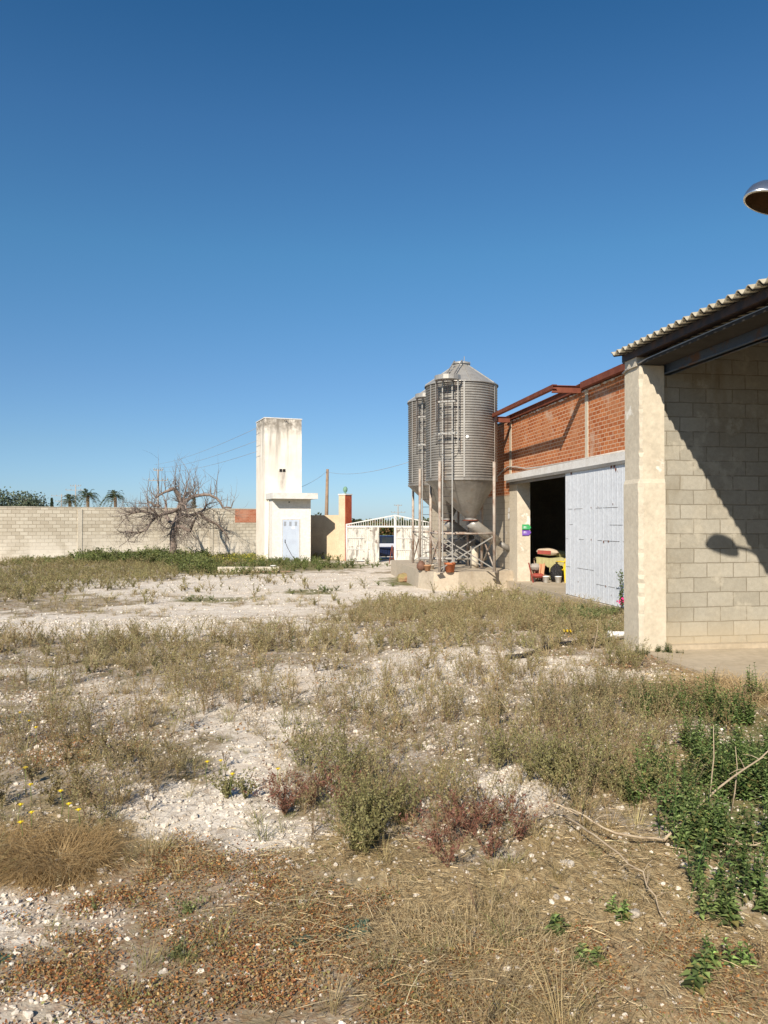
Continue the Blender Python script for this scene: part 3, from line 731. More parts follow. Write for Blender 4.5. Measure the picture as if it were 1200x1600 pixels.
    for z in (4.35, 5.35): b.beam(c0-et*.38+er*.02+Vector((0,0,z)), c0+et*.38+er*.02+Vector((0,0,z)), .03, .05)
    b.build('ladder_frame', M['galvlight'], t)
    # roof ladder
    b = MB(); p0 = er*(r+.05)+Vector((0,0,zt+.12)); p1 = er*.3+Vector((0,0,zt+.80))
    for s in (-.13, .13): b.beam(p0+et*s, p1+et*s, .03, .03)
    for k in range(5): m_ = p0.lerp(p1, (k+.5)/5); b.beam(m_-et*.13, m_+et*.13, .02, .02)
    b.build('roof_ladder', M['galv'], t)
    a_ = R(265); MB().lathe([(.055,0),(.05,.012),(.0,.02)], 12, M=Matrix.Translation(Vector((math.cos(a_)*(r+.02), math.sin(a_)*(r+.02), 4.25))) @ Matrix.Rotation(R(-5), 4, 'Z') @ Matrix.Rotation(R(90), 4, 'X')).build('sight_glass', M['white_plastic'], t)
    # auger under the outlet
    MB().tube([(ox+.95,.1,.92), (ox+1.5,.2,.62)], .10, 12).build('feed_pipe', M['galv'], t)
    return t
s0 = P(721, 815, 25.15); s1 = P(687, 815, 28.6)
silo = make_silo((s0.x, s0.y, PZ), 'nearer corrugated metal feed silo with caged ladder beside the barn')
copy_tree(silo, label='farther corrugated metal feed silo partly hidden behind the front one', loc=(s1.x, s1.y, PZ))
# loose items on the pad
def pot(name, label, px, py, d, r, h, mat, grp=None):
    p = P(px, py, d); t = thing(name, label, 'plant pot', (p.x, p.y, PZ), 0, grp)
    MB().lathe([(r*.0,0),(r*.72,0),(r*.92,h*.8),(r*1.04,h*.8),(r*1.04,h),(r*.9,h),(r*.86,h*.85),(0,h*.83)], 24).build('pot_body', mat, t)
    return t
pot('flower_pot', 'large orange terracotta pot on the front edge of the silo platform', 703, 896, 24.35, .18, .3, M['terracotta'])
pot('flower_pot', 'small pale clay pot beside the left silo legs', 668, 893, 24.9, .12, .2, M['clay'])
pot('flower_pot', 'dusty grey clay pot behind the small pale pot', 674.5, 889, 25.8, .09, .16, M['pillar'])
p = P(658, 884, 25.2); t = thing('clay_jar', 'round dark brown jar lying beside the left silo legs', 'jar', (p.x, p.y, PZ))
MB().lathe([(0,0),(.10,.01),(.15,.09),(.15,.17),(.11,.25),(.07,.28),(.085,.31),(.06,.31),(.05,.27)], 24).build('jar_body', M['brownball'], t)
for (px, d, r, h, lab) in ((696, 25.0, .07, .12, 'white metal tin beside the orange pot'), (741, 26.5, .14, .75, 'pale concrete drum standing under the front silo'),):
    p = P(px, 890, d); t = thing('tin_can' if h < .3 else 'drum', lab, 'tin' if h < .3 else 'drum', (p.x, p.y, PZ))
    MB().lathe([(0,0),(r,0),(r,h*.3),(r*1.03,h*.32),(r,h*.34),(r,h*.66),(r*1.03,h*.68),(r,h*.7),(r,h),(r*.9,h),(r*.88,h*.95),(0,h*.95)], 20).build('can_body', M['galvlight'] if h < .3 else M['pillar'], t)
# motor box and machinery dark under the silos
mb = thing('feed_motor', 'dark boxed auger motor under the silos by the barn wall', 'motor', (7.0, 27.6, PZ))
MB().box((-.45,-.25,.35), (.5,.3,.95)).build('housing', M['galv'], mb, bevel=.03)
MB().tube([(-.45,0,.65), (-.8,0,.65)], .16, 16).build('motor_drum', M['darksteel'], mb)
for sx in (-.4, .42): MB().box((sx-.03,-.2,0), (sx+.03,.2,.35)).build('stand', M['darksteel'], mb)
pl = thing('feed_pipe', 'low galvanised pipe running across the silo platform', 'pipe', (6.2, 25.6, PZ))
MB().tube([(-1.1,.2,.34), (1.3,.3,.30)], .05, 10).build('tube', M['galvlight'], pl)
for sx in (-.9, .1, 1.1): MB().box((sx-.02,.2,0), (sx+.02,.26,.3)).build('support', M['rustlight'], pl)
# mossy stone by the pad
p = G(630, 909)
b = bmesh.new(); bmesh.ops.create_icosphere(b, subdivisions=4, radius=1)
for v in b.verts:
    c = v.co; f = 1 + .12*math.sin(c.x*4+1)*math.cos(c.y*5) + .05*math.sin(c.z*11); v.co = Vector((c.x*.24*f, c.y*.22*f, c.z*.20*f + .12))
me = bpy.data.meshes.new('boulder'); b.to_mesh(me); me.materials.append(M['mossrock'])
for q in me.polygons: q.use_smooth = True
o = bpy.data.objects.new('boulder', me); C.objects.link(o); o.location = p; tag(o, 'round mossy green and tan stone beside the silo platform', 'stone')

# ------------------------------------------------------------------ things in the barn doorway
def local(name, label, cat, px, d, z=FL, group=None):
    p = P(px, 815, d); return thing(name, label, cat, (p.x, p.y, z), -YAW, group)
def pillow(sx, sy, sz, n=14, seed=0, sag=.0):
    b = MB(); vs = []; fs = []; rr = random.Random(seed)
    for side in (1, -1):
        for i in range(n+1):
            for j in range(n+1):
                u = i/n*2-1; v = j/n*2-1; h = ((1-abs(u)**3.5)*(1-abs(v)**3.5))**.55
                vs.append((u*sx/2*(1-.05*abs(v)), v*sy/2*(1-.05*abs(u)), side*h*sz/2*(1+.08*math.sin(u*5+seed)+.06*math.sin(v*7)) - sag*u*u + sz/2))
    m = (n+1)**2
    for i in range(n):
        for j in range(n):
            a = i*(n+1)+j; fs.append((a, a+n+1, a+n+2, a+1)); fs.append((m+a, m+a+1, m+a+n+2, m+a+n+1))
    return b.add(vs, fs, True)
tb = local('table', 'olive cloth covered table just inside the barn door', 'table', 858, 24.9)
MB().box((-.46,-.3,.70), (.46,.3,.73)).build('tabletop', M['wood'], tb)
cl = MB(); vs = []; nseg = 40                      # cloth draped, hanging further in the middle
for i in range(nseg+1):
    x = -.48 + .96*i/nseg; dr = .26 + .03*math.sin(i*.9) + (.42 if abs(x-.02) < .09 else 0)
    topz = .745 + .10*max(0, abs(x)-.05)**.8*(1 if x > -.4 else .6) 
    vs += [(x, .31, .75), (x, -.1, topz), (x, -.315, .745), (x, -.335-.01*math.sin(i*1.3), .745-dr)]
cl.add(vs, [(i*4+k, (i+1)*4+k, (i+1)*4+k+1, i*4+k+1) for i in range(nseg) for k in range(3)], True).build('cloth', M['olive'], tb)
for sx in (-.43, .43):
    for sy in (-.25, .25): MB().box((sx-.02,sy-.02,0), (sx+.02,sy+.02,.70)).build('leg', M['wood'], tb)
sk = local('feed_sack', 'pale paper sack with red printed panel lying on the olive table', 'sack', 855, 24.8, FL+.83)
pk = pillow(.72, .42, .22, seed=1).build('sack_body', M['sackpaper'], sk)
sk.rotation_euler = (0, R(3), -YAW-R(8))
bb = MB(); vs = []
for i in range(13):
    for z in (.04, .16):
        u = i/12; x = -.33 + .42*u; vs.append((x, -.218-.006*math.sin(u*3), z))
bb.add(vs, [(2*i, 2*i+2, 2*i+3, 2*i+1) for i in range(12)], True).build('printed_panel', M['red'], sk)
gs = local('feed_sack', 'olive paper sack slumped at the right end of the table', 'sack', 876, 24.95, FL+.76)
pillow(.42, .36, .22, seed=3, sag=.03).build('sack_body', M['olive'], gs)
rs = local('seat', 'low red cushioned seat at the left of the barn doorway', 'seat', 840, 24.5)
pillow(.36, .36, .16, seed=5).build('cushion', M['red'], rs).location = (0, 0, .12)
for sx in (-.14, .14): MB().box((sx-.02,-.15,0), (sx+.02,.15,.14)).build('runner', M['darksteel'], rs)
gk = local('feed_sack', 'grey sack lying above the red seat', 'sack', 836, 24.6, FL+.36)
pillow(.30, .34, .22, seed=6).build('sack_body', M['sackgrey'], gk)
sh_ = local('stool', 'dark wooden stool holding the grey sack', 'stool', 837, 24.75)
MB().box((-.17,-.15,.32), (.17,.15,.355)).build('seat_board', M['wood'], sh_)
for sx in (-.14, .14):
    for sy in (-.12, .12): MB().box((sx-.015,sy-.015,0), (sx+.015,sy+.015,.32)).build('leg', M['wood'], sh_)
pk2 = local('towel', 'peach coloured towel hanging from the front of the olive table', 'towel', 846.5, 24.42, FL)
vs = []
for i in range(11):
    for j in range(9):
        u = i/10; v = j/8; vs.append((-.09+.18*u+.01*math.sin(v*6), -.035*math.sin(u*9+v)-.0, .62-.42*v-(.05*math.sin(u*3.1))))
MB().add(vs, [(i*9+j, (i+1)*9+j, (i+1)*9+j+1, i*9+j+1) for i in range(10) for j in range(8)], True).build('cloth', M['pink'], pk2)
rp = local('plank', 'narrow red plank leaning on the inside of the barn door jamb', 'plank', 830.5, 24.2)
MB().beam((.05,0,.0), (-.07,.12,.62), .05, .02).build('board', M['red'], rp)
bg = local('bin_bag', 'shiny black bin bag between the table and the yellow chair', 'bag', 869.5, 24.4)
b = bmesh.new(); bmesh.ops.create_icosphere(b, subdivisions=4, radius=1)
for v in b.verts:
    c = v.co.copy(); a = math.atan2(c.y, c.x); rr = 1 + .07*math.sin(a*7+c.z*3) + .05*math.sin(a*13-c.z*5)
    top = max(0, c.z-.55); v.co = Vector((c.x*.20*rr*(1-.6*top), c.y*.17*rr*(1-.6*top), (c.z*.30*(1 + .04*math.sin(a*5)) + .29)))
    v.co.z = max(v.co.z, .005)
me = bpy.data.meshes.new('bag_body'); b.to_mesh(me); me.materials.append(M['black'])
for q in me.polygons: q.use_smooth = True
o = bpy.data.objects.new('bag_body', me); C.objects.link(o); o.parent = bg
MB().tube([(0,0,.57),(.01,0,.60),(.0,0,.64)], [.03,.02,.05], 10).build('tied_neck', M['black'], bg)
def bucket(px, d, label):
    t = local('bucket', label, 'bucket', px, d, group='white buckets in the barn doorway')
    MB().lathe([(0,.004),(.078,.004),(.10,.19),(.108,.19),(.108,.205),(.098,.205),(.073,.012),(0,.012)], 24).build('bucket_body', M['white_plastic'], t)
    return t
bk = bucket(853, 24.15, 'white bucket standing in front of the hanging olive cloth')
copy_tree(bk, label='white bucket standing in front of the black bin bag', loc=(lambda p: (p.x, p.y, FL))(P(872, 815, 24.1)))
ch = local('garden_chair', 'bright yellow plastic armchair half hidden by the white sliding door', 'chair', 886, 24.4)
ch.rotation_euler = (0, 0, -YAW + R(200))
MB().box((-.23,-.22,.38), (.23,.22,.415)).build('seat', M['yellow'], ch, bevel=.015)
vs = []; n1 = 9
for i in range(n1):
    for j in range(6):
        u = i/(n1-1)*2-1; v = j/5; vs.append((u*(.25-.03*v), .22+.07*v-.08*u*u, .42+.40*v-.05*u*u*v))
q = len(vs); vs2 = [(x, y+.015, z) for x, y, z in vs]
fs = [(i*6+j, (i+1)*6+j, (i+1)*6+j+1, i*6+j+1) for i in range(n1-1) for j in range(5) if not (i in (2,5) and j == 2)]
MB().add(vs, fs, True).add(vs2, [f[::-1] for f in fs], True).build('backrest', M['yellow'], ch)
for s in (-1, 1):
    MB().tube([(s*.25,.24,.66), (s*.28,.05,.66), (s*.28,-.16,.64), (s*.26,-.22,.60)], .022, 8).build('armrest', M['yellow'], ch)
    MB().beam((s*.25,-.20,.62), (s*.28,-.26,0), .05, .035).build('leg', M['yellow'], ch)
    MB().beam((s*.23,.20,.42), (s*.26,.30,0), .05, .035).build('leg', M['yellow'], ch)
#@@PART3
# ------------------------------------------------------------------ tower with annex
GZ = -.38
tp = P(0, 0, 1)
a_, b_ = ray(442.5); tc = Vector((a_*43.2, b_*43.2, GZ))
tow = thing('utility_tower', 'tall white rendered tower with grey streaks and low annex with pale blue door', 'tower', tc, R(-4))
# local frame: -y is the front; x along the front
_t = NT('tower_render'); _c = _t.mix(_t.ramp(_t.noise(1.2, 6), .4, .75), (.82,.77,.68), (.73,.65,.54)); _s = _t.n('SeparateXYZ'); _t.l(_t.tc.outputs['Object'], _s.inputs[0])
def _rng(sock, a, b, c0=0, c1=1):
    m_ = _t.n('MapRange'); _t.l(sock, m_.inputs[0]); m_.inputs[1].default_value = a; m_.inputs[2].default_value = b; m_.inputs[3].default_value = c0; m_.inputs[4].default_value = c1; return m_.outputs[0]
def _mul(a, b):
    m_ = _t.n('Math', operation='MULTIPLY'); _t.l(a, m_.inputs[0]); _t.l(b, m_.inputs[1]); return m_.outputs[0]
# rain streaks running down from the parapet and below the small window
_k = _mul(_rng(_s.outputs[2], 4.4, 8.0), _t.ramp(_t.noise(2.4, 6, (1, 1, .10)), .42, .60)); _c = _t.mix(_k, _c, (.20,.17,.14))
_w = _mul(_mul(_rng(_s.outputs[2], 3.6, 4.4), _rng(_s.outputs[2], 5.1, 5.0)), _mul(_rng(_s.outputs[0], -.35, -.15), _rng(_s.outputs[0], .25, .05)))
_c = _t.mix(_mul(_w, _t.ramp(_t.noise(3, 6, (1,1,.3)), .3, .6)), _c, (.34,.30,.26))
_c = _t.mix(_mul(_rng(_s.outputs[2], 7.6, 7.05, 1, 0), _t.ramp(_t.noise(4, 5), .35, .6)), _c, (.26,.23,.19))
M['tower'] = _t.out(_c, .92, 0, _t.bump(_t.noise(18, 5), .3, .006), .2)
tow.rotation_euler = (0, 0, R(12.5))
H = EYE - GZ
tH = H + 160/FP*43.4
tb_ = MB().box((-1.06,.0,-.2), (1.06,2.3,tH)); tb_.build('tower_body', M['tower'], tow)
MB().box((-1.09,-.02,tH), (1.09,2.33,tH+.05)).build('parapet', M['white_cap'], tow)
annexf = -1.15
MB().box((-.88,annexf,-.2), (1.28,-.003,2.0+1.42)).build('annex_wall', M['plaster_clean'], tow)
MB().box((-1.0,annexf-.60,3.42), (1.52,.0-.006,3.74)).build('annex_roof', M['white_cap'], tow)
d_ = MB().box((-.32,annexf-.035,.06), (.60,annexf-.003,2.28)); dd = d_.build('door', M['bluedoor'], tow)
f_ = MB()
for x0_, x1_, z0_, z1_ in ((-.36,-.322,.0,2.33), (.602,.64,.0,2.33), (-.322,.602,2.285,2.33)): f_.box((x0_,annexf-.045,z0_), (x1_,annexf-.002,z1_))
f_.build('door_frame', M['white_cap'], dd)
v_ = MB()
for cx in (-.25, .05, .36):
    for k in range(7): v_.box((cx, annexf-.042, 1.95+k*.035), (cx+.13, annexf-.036, 1.965+k*.035))
v_.build('vent', M['galv'], dd)
MB().box((-.20,annexf-.06,1.02), (-.17,annexf-.036,1.2)).build('handle', M['darksteel'], dd)
MB().box((.20,annexf-.041,1.78), (.36,annexf-.036,1.92)).build('notice', M['white_plastic'], dd)
MB().tube([(-.17,annexf-.05,1.05), (-.05,annexf-.07,.75), (.15,annexf-.07,.4), (.33,annexf-.06,.12)], .012, 6).build('chain', M['darksteel'], dd)
for sx in (-.22, -.03): MB().box((sx,-.02,4.98), (sx+.15,.0-.001,5.14)).build('window', M['dark'], tow)
MB().box((.02,annexf-.02,3.22), (.09,annexf-.001,3.28)).build('vent_hole', M['dark'], tow)
MB().tube([(.05,-.05,tH-.12), (.12,-.12,tH-.05), (.2,-.1,tH-.16)], .02, 6).build('cable_hook', M['darksteel'], tow)
MB().tube([(-.93,-.4,0),(-.93,-.4,3.4)], .03, 8).build('drainpipe', M['plaster'], tow)

# ------------------------------------------------------------------ boundary walls
def wall(name, label, A, B, zt, mat, th=.2, cap=None, pil=None, extra=None, zb=-.6, cat='wall'):
    A = Vector((A[0], A[1], 0)); B = Vector((B[0], B[1], 0)); L = (B-A).length; a = math.atan2(B.y-A.y, B.x-A.x)
    t = thing(name, label, cat, (A.x, A.y, GZ), a)
    MB().box((0,0,zb-GZ), (L,th,zt-GZ)).build('wall_panel', mat, t)
    return t, L
A = P(-260, 0, 38.0); B = P(470, 0, 51.5)
wl, L = wall('boundary_wall', 'long pale concrete block wall closing the yard behind the bare tree', A, B, 2.60, M['block_far'])
ang = math.atan2(B.y-A.y, B.x-A.x)
def along(px):   # distance along the wall line where it crosses column px
    a, b = ray(px); dx, dy = B.x-A.x, B.y-A.y
    k = (A.y*a - A.x*b)/(dx*b - dy*a); return k*L
def capstrip():
    b = MB(); x = 0
    while x < L: b.box((x,-.02,2.60-GZ+.001), (min(x+.4-.008, L),.22,2.60-GZ+.035+random.uniform(0,.012))); x += .4
    return b
capstrip().build('coping', M['concrete'], wl)
for px in (125, -60, 330): xx = along(px); MB().box((xx-.12,-.03,0), (xx+.12,-.001,2.9)).build('pilaster', M['concrete'], wl)
x0_, x1_ = along(367), along(404); MB().box((x0_,-.012,2.98-.86), (x1_+1.5,-.001,2.97)).build('brick_patch', M['brick_fill'], wl)
A2 = P(455, 0, 46.2); B2 = P(533, 0, 44.2)
w2, L2 = wall('boundary_wall', 'brown rendered wall between the white tower and the gate pillar', A2, B2, 2.18, M['cream'])
# gate pillar
gp = P(539.5, 0, 43.0); gt = thing('gate_pillar', 'tall gate pillar with cream front and red side below a green ball', 'pillar', (gp.x, gp.y, GZ), R(-50))
MB().box((-.27,-.25,-.2), (.22,.25,3.66)).build('pillar_body', M['cream'], gt)
MB().box((.223,-.25,-.2), (.26,.25,3.66)).build('red_face', M['redpaint'], gt)
MB().box((-.30,-.28,3.665), (.29,.28,3.73)).build('cap', M['white_cap'], gt)
MB().lathe([(.0,3.73),(.07,3.73),(.04,3.80),(.10,3.86),(.125,3.95),(.12,4.04),(.07,4.13),(0,4.15)], 20).build('ball_finial', M['greenball'], gt)
# ------------------------------------------------------------------ yard gate
GA = P(541, 0, 42.0); GB = P(690, 0, 40.2); GL = (Vector((GB.x,GB.y,0))-Vector((GA.x,GA.y,0))).length
ga = math.atan2(GB.y-GA.y, GB.x-GA.x)
gate = thing('yard_gate', 'wide chipped white metal sliding gate with peaked railing above its panels', 'gate', (GA.x, GA.y, GZ), ga)
def gx(px):
    a, b = ray(px); dx, dy = GB.x-GA.x, GB.y-GA.y
    return (GA.y*a - GA.x*b)/(dx*b - dy*a)*GL
pt = 1.86; ap = gx(617.5)
def sheet(x0, x1, y, z0, z1, step=.11, dep=.02):
    b = MB(); vs = []; pr = []; x = x0
    while x < x1 - .001:
        pr += [(x, 0), (min(x+step*.5, x1), 0), (min(x+step*.6, x1), dep), (min(x+step*.9, x1), dep)]; x += step
    pr.append((x1, 0))
    for z in (z0, z1): vs += [(xx, y-dd_, z) for xx, dd_ in pr]
    m = len(pr); b.add(vs, [(i, i+1, m+i+1, m+i) for i in range(m-1)]); return b
for i, (x0_, x1_, y) in enumerate(((gx(541)+.06, gx(571), 0), (gx(617.5)+.05, gx(645), 0), (gx(645)+.01, GL-.05, 0))):
    pn = sheet(x0_, x1_, y, .04, pt).build('fixed_panel', M['gate_paint'], gate)
    b = MB()
    for z in (.05, .66, 1.28, pt-.03): b.box((x0_, y-.045, z), (x1_, y-.022, z+.03))
    b.build('rail', M['gate_white'], pn)
    b = MB().box((x0_, y-.045, .04), (x0_+.03, y-.0225, pt)).box((x1_-.03, y-.045, .04), (x1_, y-.0225, pt)); b.build('stile', M['gate_white'], pn)
sp_ = sheet(gx(571.5), gx(594), -.14, -.02, pt+.01).box((gx(571.5),-.175,-.02), (gx(571.5)+.02,-.12,pt+.01)).box((gx(594)-.03,-.18,-.02), (gx(594),-.12,pt+.01)).build('sliding_panel', M['gate_paint'], gate)
MB().tube([(0.02,0,0),(0.02,0,pt+.18)], .045, 10).build('gate_post', M['gate_white'], gate)
MB().box((ap-.05,-.05,0), (ap+.05,.05,pt+.62)).build('gate_post', M['gate_white'], gate)
MB().box((GL-.05,-.05,0), (GL+.05,.05,pt+.18)).build('gate_post', M['gate_white'], gate)
MB().box((.02,-.06,pt+.012), (GL,.04,pt+.10)).build('top_rail', M['gate_white'], gate)
MB().beam((0,0,pt+.16), (ap,0,pt+.66), .06, .06).beam((ap,0,pt+.66), (GL,0,pt+.14), .06, .06).build('peaked_rail', M['gate_white'], gate)
x = .2
while x < GL-.1:
    h = pt+.16 + .48*(x/ap if x < ap else (GL-x)/(GL-ap)); MB().box((x-.011,-.011,pt+.10), (x+.011,.011,h)).build('baluster', M['gate_white'], gate); x += .135
# red prop leaning by the gate opening
t = thing('trestle', 'rusty red metal prop leaning at the gate opening', 'prop', (*P(611,0,39.6).xy, GZ), -YAW)
MB().beam((-.10,0,0), (.05,0,.95), .04, .04).beam((.18,.05,0), (.05,0,.95), .04, .04).beam((-.06,0,.28), (.15,.03,.28), .03, .03).build('frame', M['rust'], t)

# ------------------------------------------------------------------ car behind the gate
cp = P(590, 0, 44.6)
car = thing('parked_car', 'dark blue car with sky reflection coloured on its upper band parked behind the gate opening', 'car', (cp.x, cp.y, GZ), -YAW+R(4))
def profile(pts, y0, y1, inset=0):
    n = len(pts); vs = [(x, y0, z) for x, z in pts] + [(x, y1, z) for x, z in pts]
    return MB().add(vs, [tuple(range(n)), tuple(range(2*n-1, n-1, -1))] + [(i, i+n, (i+1) % n+n, (i+1) % n) for i in range(n)])
low = [(-1.95,.25),(-1.98,.55),(-1.9,.72),(1.85,.72),(1.98,.6),(1.98,.25),(1.6,.2),(-1.6,.2)]
profile(low, -.8, .8).build('body', M['navy'], car, bevel=.05)
profile([(-1.88,.722),(-1.75,.86),(-.85,.93),(1.75,.93),(1.84,.722)], -.77, .77).build('waistband', M['sky_reflect'], car, bevel=.03)  # navy bodywork too, its sky reflection painted as a pale strip
cab = [(-.95,.93),(-.45,1.30),(-.2,1.37),(1.2,1.37),(1.45,1.30),(1.72,.93)]
cb_ = profile(cab, -.69, .69).build('cabin', M['navy'], car, bevel=.04)
for pts in ([(-.72,.97),(-.36,1.27),(.12,1.29),(.12,.97)], [(.18,.97),(.18,1.29),(.82,1.29),(.82,.97)], [(.88,.97),(.88,1.29),(1.32,1.27),(1.52,.97)]):
    for s in (-1, 1): profile(pts, s*.705-.006, s*.705+.006).build('side_window', M['glass'], cb_)
for sx in (-1.25, 1.25):
    for s in (-1, 1):
        mw = Matrix.Translation((sx, s*.72, .3)) @ Matrix.Rotation(R(90), 4, 'X')
        wh = MB().lathe([(.12,-.09),(.27,-.09),(.30,-.05),(.30,.05),(.27,.09),(.12,.09)], 24, M=mw).build('wheel', M['rubber'], car)
        MB().lathe([(0,-.07),(.16,-.08),(.16,.08),(0,.07)], 16, M=mw).build('rim', M['galvlight'], wh)
for s in (-.55, .55): MB().box((-1.99,s-.16,.52), (-1.95,s+.16,.66)).build('headlight', M['white_plastic'], car, bevel=.01)
# road behind the gate
o = MB().box((-60,52,-.5), (90,57,-.372)).build('road', M['asphalt']); tag(o, kind='structure')

# ------------------------------------------------------------------ low things by the tower
p = G(395, 893)
c1 = thing('concrete_trough', 'long low grey concrete curb in the weeds left of the tower annex', 'curb', (p.x, p.y, GZ), -YAW)
MB().box((-1.5,-.12,-.1), (1.15,.12,.22)).build('curb_stone', M['concrete'], c1, bevel=.02)
p = G(410, 894); t = thing('plank', 'weathered plank lying on the ground in front of the concrete curb', 'plank', (p.x, p.y-.4, GZ), -YAW+R(4))
MB().box((-.9,-.1,.03), (1.2,.1,.08)).build('board', M['wood'], t)
p = G(427, 892); t = thing('bucket', 'white bucket standing in the weeds before the tower', 'bucket', (p.x, p.y, GZ))
MB().lathe([(0,.004),(.09,.004),(.125,.24),(.135,.24),(.135,.26),(.12,.26),(.085,.012),(0,.012)], 24).build('bucket_body', M['pvc'], t)

# ------------------------------------------------------------------ poles and wires
def crosspole(label, px, pytop, d, arms, lattice=False, wood=False):
    p = P(px, pytop, d); H_ = p.z - GZ
    t = thing('power_pole', label, 'pole', (p.x, p.y, GZ), -YAW)
    MB().tube([(0,0,0),(0,0,H_)], [.17,.10], 8).build('shaft', M['wood' if wood else 'polecon'], t)
    for z, hw in arms:
        am = MB().beam((-hw,0,H_-z), (hw,0,H_-z), .09, .09).build('crossarm', M['polecon'], t)
        for x in (-hw, -hw*.5, hw*.5, hw):
            MB().lathe([(.03,.04),(.08,.08),(.05,.14),(.08,.18),(.05,.26),(.0,.28)], 8, (x,0,H_-z)).build('insulator', M['galvlight'], am)
    return t, Vector((p.x, p.y, p.z))
t1, q1 = crosspole('tall grey power pole rising behind the bare tree', 247, 733, 95, [(.15,.55),(1.4,1.15)])
t2, q2 = crosspole('grey power pole with three crossarms in front of the palms', 118, 757, 150, [(.3,1.0),(1.1,1.9),(2.2,1.2)])
t3, q3 = crosspole('small distant power pole left of the palms', 96, 772, 170, [(.4,2.2),(1.6,1.3)])
t4, q4 = crosspole('small distant power pole seen above the gate', 622, 788, 170, [(.3,.8),(1.8,1.5)])
t5, q5 = crosspole('bare wooden pole leaning slightly behind the brown wall', 509, 733, 58, [], wood=True)
t5.rotation_euler = (0, R(1.2), -YAW)
def wire(label, a, b, sag, r=.012):
    pts = []
    for i in range(17): u = i/16; q = Vector(a).lerp(Vector(b), u); q.z -= sag*4*u*(1-u); pts.append(q)
    o = MB().tube([q - pts[0] for q in pts], r, 5).build('overhead_wire', M['polecon']); o.location = pts[0]; tag(o, label, 'wire')
tt = tow.matrix_basis @ Vector((-1.4, .6, 0))
for k, (pa, pb, lb) in enumerate(((668, 726, 'topmost of the three wires between the white tower and the tree pole'), (688, 731, 'middle of the three wires between the white tower and the tree pole'), (705, 737, 'lowest of the three wires between the white tower and the tree pole'))):
    wire(lb, P(402, pa, 43.6), P(247 + (k-1)*6, pb, 95), .35, .010)
wire('thin wire from the wooden pole down toward the white tower', P(510, 737, 58), P(465, 763, 45), .12, .010)
wire('thin wire from the wooden pole to the rear silo', P(510, 737, 58), P(639, 722, 30), .3, .008)

# ------------------------------------------------------------------ bare pruned tree
random.seed(21)
TD = 43.0
def T(px, py, dy=0): q = P(px, py, TD+dy); return q
tz = P(270, 862, TD); base = Vector((tz.x, tz.y, GZ))
tree = thing('bare_tree', 'leafless pruned tree with twisted spreading branches in front of the block wall', 'tree', base)
limb = MB(); twg = MB()
def z3(x, y): return 0 + x/3.0, 630 + y/3.0        # the zoomed picture's coordinates to photo pixels
limbs = [  # points (zoom x, zoom y, depth offset), radii
 ([(808,760,0),(812,695,0),(810,640,0),(818,590,0)], [.24,.19,.17,.17]),
 ([(818,590,0),(832,540,.1),(838,500,.1),(852,468,.1)], [.17,.16,.15,.14]),
 ([(852,468,.1),(838,430,.0),(820,402,-.2),(790,410,-.4),(755,425,-.6),(730,445,-.7)], [.13,.11,.10,.08,.06,.04]),
 ([(852,468,.1),(885,448,.3),(930,432,.5),(985,430,.6),(1015,445,.7),(1045,490,.8),(1085,490,.9)], [.12,.10,.09,.08,.07,.06,.04]),
 ([(838,500,.1),(800,512,-.6),(760,522,-1.1),(735,530,-1.4),(715,500,-1.6),(690,470,-1.7)], [.11,.10,.09,.07,.06,.04]),
 ([(748,485,-.9),(720,478,-1.0),(695,462,-1.1)], [.09,.08,.06]),
 ([(818,575,0),(795,555,.5),(780,530,.9),(778,490,1.2),(775,455,1.4)], [.11,.10,.09,.08,.06]),
 ([(820,585,0),(855,580,-.5),(890,598,-.9),(905,560,-1.2),(925,530,-1.5)], [.11,.10,.09,.07,.05]),
 ([(838,520,.1),(880,530,.8),(935,512,1.3),(965,540,1.6),(1005,562,1.9),(1040,590,2.1),(1075,640,2.2)], [.10,.09,.09,.08,.07,.05,.03]),
 ([(935,512,1.3),(960,495,1.5),(970,475,1.6)], [.07,.06,.04]),
 ([(760,522,-1.1),(720,545,-1.5),(690,590,-1.9),(640,610,-2.2),(590,600,-2.4)], [.07,.06,.05,.04,.02]),
 ([(735,530,-1.4),(690,510,-1.8),(640,512,-2.2),(590,525,-2.5)], [.06,.05,.04,.02]),
 ([(852,468,.1),(862,440,1.0),(870,420,1.8),(900,415,2.4),(915,440,2.8)], [.09,.07,.06,.05,.03]),
 ([(838,500,.1),(850,480,-1.0),(845,470,-1.9),(870,480,-2.6),(880,520,-3.0)], [.09,.07,.06,.05,.03]),
]
nodes = []
for pts, rs in limbs:
    w3 = []
    for (x, y, dy) in pts:
        a, b2 = z3(x, y); w3.append(T(a, b2, dy) - base)
    # jitter between knots for knobbly limbs
    fine = [w3[0]]; fr = [rs[0]]
    for i in range(len(w3)-1):
        mid = w3[i].lerp(w3[i+1], .5) + Vector((random.uniform(-.05,.05), random.uniform(-.05,.05), random.uniform(-.04,.05)))
        fine += [mid, w3[i+1]]; fr += [(rs[i]+rs[i+1])/2*random.uniform(.95,1.15), rs[i+1]*random.uniform(.95,1.1)]
    limb.tube(fine, fr, 8)
    for i, q in enumerate(fine):
        if q.z > 1.2: nodes.append((q, fr[i]))
cen = T(272, 800) - base
